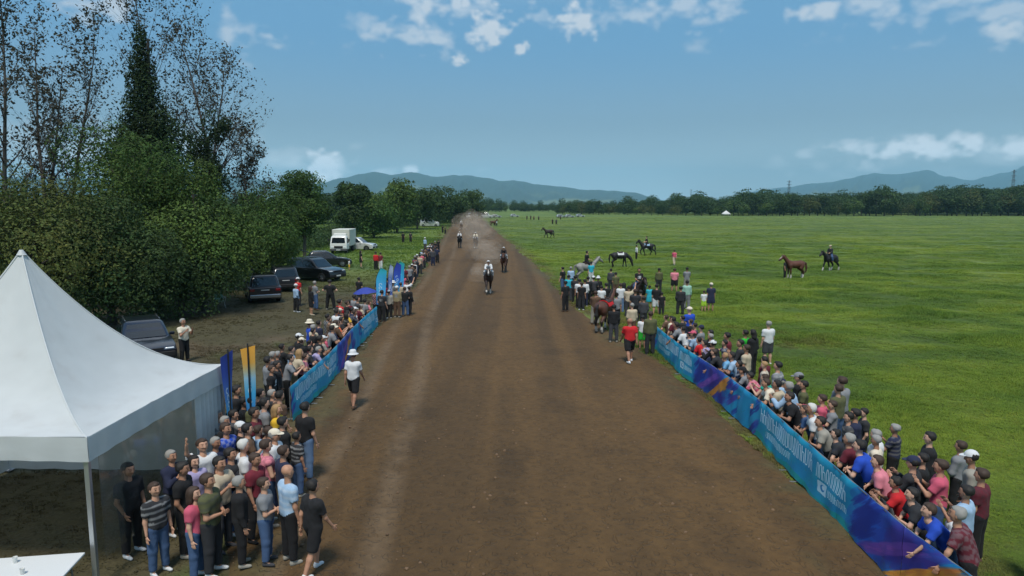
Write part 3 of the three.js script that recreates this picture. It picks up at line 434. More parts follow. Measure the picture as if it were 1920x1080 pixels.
// limbs as directions in the body's own frame (facing +z, outwards = first number)
const STAND_ARM = [[.16, -1, .02], [.06, -1, .22]], STAND_LEG = [[.05, -1, .02], [.02, -1, -.04]];
const POSES = {
  stand: { lean: .03, arms: [STAND_ARM, STAND_ARM], legs: [STAND_LEG, STAND_LEG] },
  easy: { lean: .02, arms: [[[.2, -1, -.08], [-.2, -.9, .45]], [[.18, -1, .05], [.02, -.95, .35]]], legs: [[[.1, -1, .06], [.03, -1, -.02]], [[.07, -1, -.05], [.05, -1, -.08]]], nod: .1 },
  film: { lean: .02, arms: [[[.22, -.8, .5], [-.35, .75, .62]], [[.22, -.8, .5], [-.35, .72, .65]]], legs: [STAND_LEG, [[.1, -1, .08], [.03, -1, -.05]]] },
  lean: { lean: .55, arms: [[[.34, -.9, .36], [-.92, -.02, .42]], [[.36, -.88, .4], [-.9, .02, .45]]], legs: [[[.06, -1, -.12], [.02, -1, -.06]], [[.07, -1, .1], [.02, -1, -.22]]], nod: -.42 },
  lean2: { lean: .34, arms: [[[.3, -.72, .6], [-.4, .62, .7]], [[.3, -.78, .55], [-.45, .6, .68]]], legs: [STAND_LEG, [[.09, -1, .08], [.02, -1, -.1]]], nod: -.2 },
  lean3: { lean: .42, arms: [[[.5, -.82, .34], [.12, -.86, .34]], [[.42, -.86, .3], [.05, -.9, .3]]], legs: [[[.1, -1, -.16], [.04, -1, -.04]], [[.1, -1, .02], [.02, -1, -.12]]], nod: -.3 },
  leanfar: { lean: .8, arms: [[[.22, -.8, .55], [-.2, -.75, .6]], [[.4, -.85, .35], [-.88, -.05, .45]]], legs: [[[.06, -1, -.2], [.02, -1, -.1]], [[.08, -1, -.08], [.02, -1, -.16]]], nod: -.6 },
  leanone: { lean: .5, arms: [[[.3, -.9, .34], [-.9, -.05, .4]], [[.2, -.98, .05], [.0, -.95, .3]]], legs: [[[.05, -1, .1], [.02, -1, -.16]], [[.1, -1, -.14], [.06, -1, -.06]]], nod: -.36 },
  akimbo: { lean: -.02, arms: [[[.75, -.85, -.1], [-.8, -.45, .25]], [[.75, -.85, -.1], [-.8, -.45, .25]]], legs: [[[.16, -1, .02], [.08, -1, -.04]], [[.16, -1, .02], [.08, -1, -.04]]] },
  folded: { lean: .0, arms: [[[.2, -.95, .18], [-.8, .02, .55]], [[.2, -.95, .2], [-.78, .12, .6]]], legs: [STAND_LEG, [[.11, -1, .05], [.05, -1, -.03]]] },
  walk: { lean: .06, arms: [[[.14, -1, .35], [.02, -.8, .6]], [[.14, -1, -.38], [.04, -1, -.05]]], legs: [[[.05, -1, -.3], [.02, -.9, -.42]], [[.05, -1, .38], [.02, -1, -.02]]] },
  wave: { lean: .04, arms: [[[.55, .75, .35], [.15, .9, .4]], [[.16, -1, .1], [-.1, -.7, .7]]], legs: [STAND_LEG, STAND_LEG], nod: -.1 },
  point: { lean: .08, arms: [[[.3, -.25, .92], [.05, .1, 1]], [[.16, -1, .1], [.02, -.95, .3]]], legs: [[[.08, -1, .1], [.03, -1, -.04]], STAND_LEG] },
  jockey: { lean: .95, arms: [[[.2, -.75, .6], [-.3, -.2, .95]], [[.2, -.75, .6], [-.3, -.2, .95]]], legs: [[[.42, -.35, .85], [.1, -.62, -.78]], [[.42, -.35, .85], [.1, -.62, -.78]]], nod: -.85, seat: 1 },
  rider: { lean: .08, arms: [[[.18, -.95, .2], [-.25, -.25, .9]], [[.18, -.95, .2], [-.25, -.25, .9]]], legs: [[[.62, -.62, .5], [.06, -1, -.22]], [[.62, -.62, .5], [.06, -1, -.22]]], seat: 1 },
};
const bodies = new Map();
function skeleton(name, mirror) {
  const p = POSES[name], m = mirror ? -1 : 1, c = Math.cos(p.lean), s = Math.sin(p.lean), up = [0, c, s], add = (a, b, k = 1) => [a[0] + b[0] * k, a[1] + b[1] * k, a[2] + b[2] * k];
  const J = { pelvis: [0, .94, 0] }; J.waist = add(J.pelvis, nz([0, (c + 1) / 2 + .2, s * .7]), .17); J.chest = add(J.waist, up, .2); J.neck = add(J.chest, up, .15);
  const hl = p.lean * .55 + (p.nod ?? 0); J.hd = [0, Math.cos(hl), Math.sin(hl)]; J.head = add(add(J.neck, nz([0, J.hd[1] + c, J.hd[2] + s]), .07), J.hd, .115); J.hl = hl;
  J.arm = []; J.leg = [];
  for (const [i, sd] of [[0, -1], [1, 1]]) {
    const k = sd * m, a = p.arms[i], l = p.legs[i], f = (v) => nz([v[0] * k, v[1], v[2]]);
    const sh = add([J.chest[0] + k * .175, J.chest[1], J.chest[2]], up, .055), d1 = f(a[0]), d2 = f(a[1]), el = add(sh, d1, .29), wr = add(el, d2, .25); J.arm.push({ sh, el, wr, d1, d2, k });
    const hp = [k * .092, J.pelvis[1] - .03, 0], e1 = f(l[0]), e2 = f(l[1]), kn = add(hp, e1, .43), an = add(kn, e2, .41); J.leg.push({ hp, kn, an, e1, e2, k });
  }
  if (!p.seat) { const low = Math.min(J.leg[0].an[1], J.leg[1].an[1]) - .075, move = (q) => { q[1] -= low; }; [J.pelvis, J.waist, J.chest, J.neck, J.head].forEach(move); J.arm.forEach((a) => [a.sh, a.el, a.wr].forEach(move)); J.leg.forEach((a) => [a.hp, a.kn, a.an].forEach(move)); }
  return J;
}
const bone = (a, ra, b, rb, flat) => [...a, ra, ...b, rb, flat];
const mixv = (a, b, t) => a.map((q, i) => q + (b[i] - q) * t);
function torso(J, e, low = 0) {
  const out = []; for (const k of [-1, 1]) { const o = (p, w) => [p[0] + k * w, p[1], p[2]]; out.push(bone(o(J.pelvis, .065), .108 + e, o(J.waist, .052), .098 + e), bone(o(J.waist, .052), .098 + e, o(J.chest, .072), .112 + e)); }
  out.push(bone(J.arm[0].sh, .058 + e, J.arm[1].sh, .058 + e)); return out;
}
function finger(base, d, n, len, r, curl) { const a = P3(...base), v = P3(...d), w = v.clone().addScaledVector(P3(...n), curl).normalize(), x = v.clone().addScaledVector(P3(...n), curl * 2.2).normalize(), b = a.clone().addScaledVector(v, len * .45), c = b.clone().addScaledVector(w, len * .32), e = c.clone().addScaledVector(x, len * .23); return tube([a, b, c, e], [r, r * .95, r * .85, r * .6], 5); }
function handGeo(a, k) {
  const d = P3(...a.d2), n = P3(-a.k, 0, 0).addScaledVector(d, a.k * d.x).normalize(), s = P3().crossVectors(d, n).normalize(); if (s.z < 0) s.negate();
  const w = P3(...a.wr), palm = w.clone().addScaledVector(d, .045), nb = P3().crossVectors(d, s), m = new THREE.Matrix4().makeBasis(s, nb, d).setPosition(palm), g = [new THREE.SphereGeometry(1, 8, 6).scale(.04, .016, .052).applyMatrix4(m)];
  for (let i = 0; i < 4; i++) { const o = (i - 1.5) * .0185; g.push(finger(palm.clone().addScaledVector(d, .038).addScaledVector(s, -o).toArray(), d.toArray(), n.toArray(), [.075, .085, .08, .062][i], .0088, .35)); }
  g.push(finger(palm.clone().addScaledVector(s, .032).addScaledVector(d, -.012).toArray(), d.clone().multiplyScalar(.7).addScaledVector(s, .65).normalize().toArray(), n.toArray(), .066, .0098, .2));
  return g;
}
function bodyParts(pose, mirror, lod) {
  const key = pose + mirror + lod; if (bodies.has(key)) return bodies.get(key);
  const J = skeleton(pose, mirror), cell = [.024, .036, .05][lod], thick = [0, .004, .012][lod], G = { J, cell, thick };
  const hx = (v) => { const c = Math.cos(J.hl), s = Math.sin(J.hl); return [J.head[0] + v[0], J.head[1] + v[1] * c - v[2] * s, J.head[2] + v[1] * s + v[2] * c]; };       // head's own frame
  G.hx = hx; G.headM = new THREE.Matrix4().makeRotationX(J.hl).setPosition(...J.head);
  const b = torso(J, 0);
  b.push(bone(J.chest, .06, J.neck, .056), bone(J.neck, .052, hx([0, -.06, -.01]), .056));
  for (const a of J.arm) b.push(bone(a.sh, .056 + thick, a.el, .041 + thick), bone(a.el, .041 + thick, a.wr, .027 + thick));
  for (const l of J.leg) { b.push(bone(l.hp, .092, l.kn, .058 + thick), bone(mixv(l.kn, l.an, .02), .056 + thick, mixv(l.kn, l.an, .3), .058 + thick), bone(mixv(l.kn, l.an, .3), .058 + thick, l.an, .036 + thick)); b.push(bone([l.an[0], l.an[1] - .03, l.an[2] - .02], .038, [l.an[0] + l.k * .02, l.an[1] - .045, l.an[2] + .13], .028)); }
  if (lod) for (const a of J.arm) b.push(bone(a.wr, .03 + thick, mixv(a.wr, [a.wr[0] + a.d2[0], a.wr[1] + a.d2[1], a.wr[2] + a.d2[2]], .13), .026 + thick), bone(a.wr, .02 + thick, [a.wr[0] + a.d2[0] * .07, a.wr[1] + a.d2[1] * .07, a.wr[2] + a.d2[2] * .07 + .035], .016 + thick));
  // head: skull, jaw, nose, ears
  const hb = [bone(hx([0, .028, -.012]), .096, hx([0, .03, .01]), .088), bone(hx([0, -.02, .02]), .076, hx([0, -.085, .052]), .036), bone(hx([-.03, -.06, .02]), .05, hx([.03, -.06, .02]), .05), bone(hx([0, .012, .088]), .012, hx([0, -.03, .108]), .017)];
  for (const k of [-1, 1]) hb.push(bone(hx([k * .088, .015, -.005]), .014, hx([k * .094, -.025, -.002]), .012), bone(hx([k * .04, -.02, .07]), .022, hx([k * .045, -.02, .05]), .03));
  const face = (x, y, z) => { // skin, darker eyes, brows and lips
    const c = Math.cos(-J.hl), s = Math.sin(-J.hl), dx = x - J.head[0], dy = y - J.head[1], dz = z - J.head[2], v = dy * c - dz * s, w = dy * s + dz * c;
    if (Math.abs(dx) < .12 && Math.abs(v) < .14 && w > .045) { if (Math.hypot(Math.abs(dx) - .036, (v - .008) * 1.7) < .015) return [.12, .10, .10]; if (Math.abs(Math.abs(dx) - .037) < .022 && Math.abs(v - .036) < .007) return [.22, .17, .15]; if (Math.abs(dx) < .022 && Math.abs(v + .062) < .007) return [.86, .6, .56]; }
    return [1, 1, 1];
  };
  if (lod === 0) {
    const list = [netOf(b, .03, cell), netOf(hb, .03, .0125)]; for (const a of J.arm) list.push(...handGeo(a));
    const g = mergeGeometries(list.map((q) => { const o = q.index ? q.toNonIndexed() : q; for (const n of Object.keys(o.attributes)) if (n !== 'position' && n !== 'normal') o.deleteAttribute(n); return o; })); G.body = paint(g, face);
  } else G.body = paint(netOf([...b, ...hb], .03, cell), face);
  bodies.set(key, G); return G;
}
function clothes(G, kind) {
  if (G[kind]) return G[kind]; const { J, cell, thick } = G, e = .014 + cell * .22, b = [], cuts = []; let k = .035;
  const up = nz([J.waist[0] - J.pelvis[0], J.waist[1] - J.pelvis[1], J.waist[2] - J.pelvis[2]]);
  if (kind === 'tshirt' || kind === 'shirt' || kind === 'vest' || kind === 'jacket' || kind === 'dress') {
    const loose = kind === 'jacket' ? .016 : .006; b.push(...torso(J, e + loose));
    for (const a of J.arm) { if (kind === 'vest') continue; if (kind === 'shirt' || kind === 'jacket') b.push(bone(a.sh, .062 + e + thick, a.el, .046 + e + thick), bone(a.el, .046 + e + thick, mixv(a.el, a.wr, .94), .034 + e + thick, 1)); else b.push(bone(a.sh, .064 + e + thick, mixv(a.sh, a.el, .68), .056 + e + thick, 1)); }
    if (kind === 'dress') for (const l of J.leg) b.push(bone([l.hp[0] * .7, l.hp[1], l.hp[2]], .125 + e, [l.kn[0], l.kn[1] + .06, l.kn[2]], .13 + e, 1));
    const hem = kind === 'dress' ? -1 : kind === 'jacket' ? .12 : .085; if (hem > 0) cuts.push((x, y, z) => -((x - J.pelvis[0]) * up[0] + (y - J.pelvis[1]) * up[1] + (z - J.pelvis[2]) * up[2] + hem));
    const nk = J.neck; cuts.push((x, y, z) => .066 - Math.hypot(x - nk[0], (y - nk[1] - .03) * .8, z - nk[2] - .025));                                    // neckline
  } else if (kind === 'trousers' || kind === 'shorts' || kind === 'jeans') {
    for (const s of [-1, 1]) b.push(bone([s * .065, J.pelvis[1] + .04, J.pelvis[2]], .104 + e * .8, [s * .068, J.pelvis[1] - .02, J.pelvis[2]], .108 + e * .8));
    for (const l of J.leg) { if (kind === 'shorts') b.push(bone(l.hp, .1 + e, mixv(l.hp, l.kn, .97), .082 + e + thick, 1)); else b.push(bone(l.hp, .096 + e, l.kn, .064 + e + thick), bone(l.kn, .064 + e + thick, mixv(l.kn, l.an, .95), .05 + e + thick, 1)); }
    cuts.push((x, y, z) => (x - J.pelvis[0]) * up[0] + (y - J.pelvis[1]) * up[1] + (z - J.pelvis[2]) * up[2] - .11);
  } else if (kind.startsWith('shoe')) {
    for (const l of [J.leg[+kind[4]]]) b.push(bone([l.an[0], l.an[1] - .036, l.an[2] - .03], .043 + thick * .5, [l.an[0] + l.k * .02, l.an[1] - .048, l.an[2] + .14], .034 + thick * .5), bone([l.an[0], l.an[1] + .0, l.an[2] - .01], .046, [l.an[0], l.an[1] - .03, l.an[2] - .01], .044)); k = .02;
  } else if (kind === 'hair' || kind === 'longhair') {
    const h = G.hx; b.push(bone(h([0, .03, -.018]), .112, h([0, .036, .004]), .1)); if (kind === 'longhair') { b.push(bone(h([0, -.02, -.06]), .09, h([0, -.18, -.085]), .07), bone(h([-.06, 0, -.02]), .05, h([-.075, -.14, -.03]), .04), bone(h([.06, 0, -.02]), .05, h([.075, -.14, -.03]), .04)); }
    const c = Math.cos(-J.hl), s = Math.sin(-J.hl); cuts.push((x, y, z) => { const dy = y - J.head[1], dz = z - J.head[2], v = dy * c - dz * s, w = dy * s + dz * c; return Math.max(Math.min(w - .045, .062 - v + (w - .045) * .6), kind === 'hair' ? -.045 - v : -1) * .8; });
  }
  const cl = kind === 'hair' || kind === 'longhair' ? Math.min(cell, .022) + (cell > .03 ? .008 : 0) : kind.startsWith('shoe') ? Math.min(cell, .03) : cell;
  const f0 = fieldOf(b, k, cuts), folds = cell > .04 ? 0 : /shirt|vest|jacket|dress|trousers|jeans|shorts/.test(kind) ? .014 : /hair/.test(kind) ? .02 : 0;              // creases in the cloth
  const f = folds ? (x, y, z) => { const d = f0(x, y, z); return d > .06 || d < -.06 ? d : d + folds * (noise3(x * 13 + 3, y * 9 + z * 4, z * 13) + .5 * noise3(x * 29, y * 22, z * 29) - .8); } : f0;
  return G[kind] = surfaceNets(f, ...bonesBox(b, k * .3 + cl), cl);
}
function headwear(G, kind) {
  if (G[kind]) return G[kind]; let g; const dome = (r, h, n = 12) => { const p = []; for (let i = 0; i <= 5; i++) { const a = i / 5 * Math.PI / 2; p.push(new THREE.Vector2(Math.max(.001, Math.cos(a) * r), Math.sin(a) * h)); } return new THREE.LatheGeometry(p, n); };
  if (kind === 'cap') { const v = new THREE.CylinderGeometry(.1, .1, .012, 14, 1, false, -Math.PI / 2, Math.PI).scale(.9, 1, 1.15).rotateX(.12).translate(0, .05, .075); g = merge([dome(.118, .105).scale(.94, 1, 1.05).translate(0, .045, -.008), v]); }
  else if (kind === 'hat') { const p = [[.001, .128], [.075, .122], [.104, .09], [.114, .03], [.118, .022], [.178, -.012], [.18, -.022], [.112, .008], [.001, .01]].map((q) => new THREE.Vector2(...q)); g = merge([new THREE.LatheGeometry(p, 16).scale(.95, 1, 1.05).translate(0, .045, -.008)]); }
  else if (kind === 'helmet') { g = merge([dome(.135, .13).scale(.95, 1, 1.08).translate(0, .02, -.006), new THREE.CylinderGeometry(.1, .1, .012, 12, 1, false, -Math.PI / 2, Math.PI).scale(.9, 1, 1.0).rotateX(.15).translate(0, .045, .085)]); }
  return G[kind] = g.applyMatrix4(G.headM);
}
const SKIN = [[196, 150, 124], [180, 134, 108], [204, 160, 136], [164, 120, 96]].map((c) => srgb(...c)), skinMats = SKIN.map((c) => new THREE.MeshStandardMaterial({ color: c, vertexColors: true, roughness: .6 }));
const HAIR = { black: [26, 22, 20], brown: [58, 42, 32], grey: [140, 138, 134], white: [196, 194, 188], blond: [156, 124, 84], bald: null };
const CLOTH = { white: [206, 208, 210], black: [24, 24, 27], navy: [34, 40, 66], blue: [30, 72, 178], lightblue: [112, 166, 206], sky: [150, 178, 206], turquoise: [40, 164, 186], teal: [26, 150, 132], grey: [126, 128, 132], darkgrey: [62, 63, 68], charcoal: [42, 43, 47], red: [188, 30, 36], orange: [212, 92, 40], maroon: [92, 26, 40], burgundy: [110, 32, 46], pink: [212, 128, 142], rose: [196, 86, 110], green: [40, 176, 52], lime: [170, 212, 60], olive: [84, 86, 56], khaki: [140, 128, 98], beige: [184, 170, 146], cream: [214, 204, 184], brown: [92, 70, 54], yellow: [214, 172, 44], mint: [146, 186, 170], denim: [64, 88, 124], jeans: [92, 116, 148], purple: [92, 64, 124], lavender: [160, 152, 190], stone: [150, 146, 136] };
const WORD = { lightblue: 'light blue', sky: 'pale blue', darkgrey: 'dark grey', jeans: 'faded blue', denim: 'blue denim' };
const word = (c) => WORD[c] ?? c;
const weave = dataTexture(64, (u, v) => { const q = .5 + .5 * Math.sin(u * 64 * Math.PI) * Math.sin(v * 64 * Math.PI); return [q, q, q]; }, false);
const clothMat = (c) => mat(srgb(...CLOTH[c]), .92, {});
// dyed patterns: stripes, checks, a printed patch on chest or back
const printMat = new THREE.MeshStandardMaterial({ vertexColors: true, roughness: .92 });
function printed(g, G, kind, base, second) {
  const a = srgb(...CLOTH[base]).toArray(), b = srgb(...CLOTH[second === base ? (base === 'white' ? 'navy' : 'white') : second]).toArray(), c = G.J.chest, p = G.J.pelvis;
  return paint(g.clone(), (x, y, z) => {
    const up = ((y - p[1]) * (c[1] - p[1]) + (z - p[2]) * (c[2] - p[2])) / Math.hypot(c[1] - p[1], c[2] - p[2]), fwd = (z - c[2]) * (c[1] - p[1]) - (y - c[1]) * (c[2] - p[2]);
    let k = 0; if (kind === 'stripes') k = (up * 9) % 1 > .6 ? .3 : 0; else if (kind === 'check') k = ((Math.floor(x * 14 + 50) + Math.floor(up * 14 + 50)) & 1) * .28; else if (kind === 'twotone') k = up > .36 ? 1 : 0;
    else { const side = kind === 'chest' ? fwd : -fwd; k = side > .02 && Math.abs(x) < .11 && up > .2 && up < .36 && noise3(x * 40, up * 34, 4) > .42 ? 1 : 0; }
    return a.map((v, i) => lerp(v, b[i], k));
  });
}
let nPeople = 0;
/** o: x, z, turn (degrees, 0 = towards the drone), pose, top [kind, colour], low [kind, colour], hair, cap [kind, colour], h (height), label, group, y */
function person(o) {
  const R = rngOf(1000 + nPeople++ * 17), D = Math.hypot(o.x, o.z), lod = o.lod ?? (D < 26 ? 0 : D < 62 ? 1 : 2), h = (o.h ?? 1.66 + R() * .16) / 1.76, mirror = o.mirror ?? R() < .5, G = bodyParts(o.pose ?? 'stand', mirror, lod);
  const t = thing('person', o.label, 'person', o.group, o.x, o.y ?? footY(o.x, o.z), o.z, (o.turn + (R() - .5) * (o.jitter ?? 14)) * Math.PI / 180); t.scale.set(h * (.95 + R() * .13) * (o.wide ?? 1), h, h * (.95 + R() * .13) * (o.wide ?? 1));
  part(t, 'body', G.body, skinMats[o.skin ?? Math.floor(R() * 4)]);
  const [tk, tc] = o.top, names = { tshirt: 't_shirt', shirt: 'long_sleeved_shirt', vest: 'sleeveless_top', jacket: 'jacket', dress: 'dress' };
  const prints = ['', '', '', '', 'chest', 'back', 'back', 'check', 'stripes'], kindOf = lod === 2 || tk === 'dress' || tk === 'jacket' ? '' : o.print ?? prints[Math.floor(R() * prints.length)];
  part(t, names[tk], kindOf ? printed(clothes(G, tk), G, kindOf, tc, ['white', 'navy', 'grey', 'stone', 'charcoal'][Math.floor(R() * 5)]) : clothes(G, tk), kindOf ? printMat : clothMat(tc));
  if (o.low && tk !== 'dress') part(t, o.low[0], clothes(G, o.low[0]), clothMat(o.low[1]));
  const sm = clothMat(o.shoe ?? ['white', 'black', 'darkgrey', 'brown', 'stone'][Math.floor(R() * 5)]); part(t, 'shoe', clothes(G, 'shoe0'), sm); part(t, 'shoe', clothes(G, 'shoe1'), sm);
  if (HAIR[o.hair ?? 'black']) part(t, 'hair', clothes(G, o.long ? 'longhair' : 'hair'), mat(srgb(...HAIR[o.hair ?? 'black']), .7));
  if (o.cap) part(t, o.cap[0], headwear(G, o.cap[0]), clothMat(o.cap[1]));
  return t;
}
// ================================================================ horses
const HORSE = {
  stand: { neck: [[0, 1.36, .62], [0, 1.72, .98], [0, 1.9, 1.12]], head: [[0, 1.9, 1.14], [0, 1.66, 1.42], [0, 1.56, 1.53]], fore: [[[.15, .6, .54], [.15, .2, .54], [.15, .05, .58]], [[.15, .6, .5], [.15, .2, .46], [.15, .05, .5]]], hind: [[[.18, .9, -.42], [.17, .58, -.78], [.17, .22, -.75], [.17, .05, -.7]], [[.18, .9, -.4], [.17, .58, -.72], [.17, .22, -.64], [.17, .05, -.58]]] },
  walk: { neck: [[0, 1.36, .62], [0, 1.66, 1.0], [0, 1.82, 1.17]], head: [[0, 1.82, 1.19], [0, 1.56, 1.46], [0, 1.46, 1.57]], fore: [[[.15, .62, .7], [.15, .24, .82], [.15, .06, .9]], [[.15, .6, .42], [.15, .22, .26], [.15, .05, .26]]], hind: [[[.18, .9, -.34], [.17, .57, -.6], [.17, .22, -.46], [.17, .05, -.38]], [[.18, .9, -.5], [.17, .6, -.92], [.17, .26, -1.02], [.17, .07, -1.0]]] },
  graze: { neck: [[0, 1.3, .64], [0, .95, 1.08], [0, .68, 1.24]], head: [[0, .66, 1.26], [0, .32, 1.36], [0, .14, 1.4]], fore: [[[.15, .6, .6], [.15, .22, .66], [.15, .05, .72]], [[.15, .6, .48], [.15, .2, .42], [.15, .05, .44]]], hind: [[[.18, .9, -.42], [.17, .58, -.78], [.17, .22, -.75], [.17, .05, -.7]], [[.18, .9, -.4], [.17, .58, -.7], [.17, .22, -.58], [.17, .05, -.52]]] },
  gallop: { neck: [[0, 1.36, .62], [0, 1.62, 1.06], [0, 1.74, 1.26]], head: [[0, 1.74, 1.28], [0, 1.5, 1.58], [0, 1.42, 1.7]], fore: [[[.14, .72, .86], [.14, .42, 1.02], [.14, .24, 1.12]], [[.13, .6, .42], [.13, .22, .34], [.13, .05, .38]]], hind: [[[.18, .9, -.4], [.16, .6, -.74], [.16, .22, -.56], [.16, .05, -.46]], [[.18, .92, -.5], [.16, .66, -.98], [.16, .34, -1.2], [.16, .16, -1.26]]] },
  trot: { neck: [[0, 1.36, .62], [0, 1.72, .96], [0, 1.92, 1.06]], head: [[0, 1.92, 1.08], [0, 1.66, 1.32], [0, 1.54, 1.4]], fore: [[[.15, .68, .8], [.15, .36, .74], [.15, .2, .68]], [[.15, .6, .44], [.15, .2, .3], [.15, .05, .32]]], hind: [[[.18, .9, -.36], [.17, .58, -.62], [.17, .22, -.5], [.17, .05, -.42]], [[.18, .92, -.5], [.17, .64, -.94], [.17, .32, -1.06], [.17, .15, -1.06]]] },
};
const horseCache = new Map();
function horseGeo(pose, mirror, lod) {
  const key = pose + mirror + lod; if (horseCache.has(key)) return horseCache.get(key);
  const h = HORSE[pose], m = mirror ? -1 : 1, b = [], B = (a, ra, c, rc) => b.push([...a, ra, ...c, rc]);
  B([0, 1.2, .48], .285, [0, 1.2, .0], .305); B([0, 1.2, 0], .305, [0, 1.25, -.45], .285); B([0, 1.3, -.5], .235, [0, 1.26, -.68], .2); B([0, 1.3, .4], .22, [0, 1.42, .5], .12);
  for (const k of [-1, 1]) { B([k * .1, 1.22, -.52], .235, [k * .14, 1.05, -.52], .19); B([k * .12, 1.12, .52], .19, [k * .15, .98, .52], .13); }
  B(h.neck[0], .2, h.neck[1], .125); B(h.neck[1], .125, h.neck[2], .105); B([0, 1.3, .45], .2, h.neck[0], .2);
  B(h.head[0], .1, h.head[1], .072); B(h.head[1], .072, h.head[2], .058);
  const hd = nz([0, h.head[1][1] - h.head[0][1], h.head[1][2] - h.head[0][2]]), up = [0, hd[2], -hd[1]];
  B([0, h.head[0][1] - up[1] * .05 + hd[1] * .06, h.head[0][2] - up[2] * .05 + hd[2] * .06], .085, [0, h.head[1][1] - up[1] * .02, h.head[1][2] - up[2] * .02], .055);
  for (const k of [-1, 1]) B([k * .055, h.head[0][1] + up[1] * .08, h.head[0][2] + up[2] * .08], .03, [k * .07, h.head[0][1] + up[1] * .21 - hd[1] * .02, h.head[0][2] + up[2] * .21 - hd[2] * .02], .016);
  for (const [i, k] of [[0, -m], [1, m]]) {
    const s = (p) => [p[0] * k, p[1], p[2]], f = h.fore[i].map(s), q = h.hind[i].map(s);
    B([k * .15, 1.0, .52], .115, f[0], .064); B(f[0], .06, f[1], .044); B(f[1], .05, f[2], .058);
    B([k * .15, 1.12, -.55], .19, q[0], .135); B(q[0], .125, q[1], .066); B(q[1], .064, q[2], .046); B(q[2], .052, q[3], .06);
  }
  const fat = [0, .006, .016][lod]; for (const q of b) { q[3] += fat; q[7] += fat; }
  const G = { body: netOf(b, .07, [.03, .045, .06][lod]), h, hd, up };
  // mane along the crest and a hanging tail
  const mane = []; const crest = [[0, 1.5, .46], ...h.neck.map((p, i) => { const t = i === 0 ? .14 : .12; const d = nz([0, h.neck[2][2] - h.neck[0][2], -(h.neck[2][1] - h.neck[0][1])]); return [0, p[1] + Math.abs(d[1]) * t + .03, p[2] - Math.abs(d[2]) * t * Math.sign(h.neck[2][1] - h.neck[0][1])]; })];
  for (let i = 0; i < 3; i++) mane.push(bone(crest[i], .045 + fat, crest[i + 1], .04 + fat)); mane.push(bone([m * .06, crest[1][1] - .06, crest[1][2]], .05, [m * .08, crest[2][1] - .08, crest[2][2]], .045));
  mane.push(bone([0, h.head[0][1] + up[1] * .11, h.head[0][2] + up[2] * .11], .045, [0, h.head[0][1] + up[1] * .06 + hd[1] * .14, h.head[0][2] + up[2] * .06 + hd[2] * .14], .025));
  G.mane = netOf(mane, .05, [.03, .04, .055][lod]);
  const fly = pose === 'gallop' ? 1 : 0; G.tail = netOf([bone([0, 1.4, -.82], .05 + fat, [0, 1.28, -.98 - fly * .15], .06 + fat), bone([0, 1.28, -.98 - fly * .15], .06 + fat, [0, fly ? 1.1 : .92, fly ? -1.45 : -1.04], .085 + fat), bone([0, fly ? 1.1 : .92, fly ? -1.45 : -1.04], .085 + fat, [0, fly ? .9 : .5, fly ? -1.75 : -1.0], .03 + fat)], .05, [.03, .04, .055][lod]);
  horseCache.set(key, G); return G;
}
const arcSheet = (r, half, len, t) => { const s = new THREE.Shape(); s.absarc(0, 0, r + t, Math.PI / 2 - half, Math.PI / 2 + half, false); s.absarc(0, 0, r, Math.PI / 2 + half, Math.PI / 2 - half, true); const g = new THREE.ExtrudeGeometry(s, { depth: len, bevelEnabled: true, bevelSize: .008, bevelThickness: .008, bevelSegments: 1, curveSegments: 10 }); g.translate(0, 0, -len / 2); return g; };
const saddleCloth = arcSheet(.325, 1.35, .62, .02).translate(0, 1.215, .08), girth = arcSheet(.318, Math.PI * .999, .09, .012).translate(0, 1.205, .2);
const saddleSeat = merge([arcSheet(.348, .75, .46, .035).translate(0, 1.215, .06), box(.2, .09, .1, 0, 1.62, .28, .04), box(.26, .1, .1, 0, 1.62, -.18, .045)]);
let nHorses = 0;
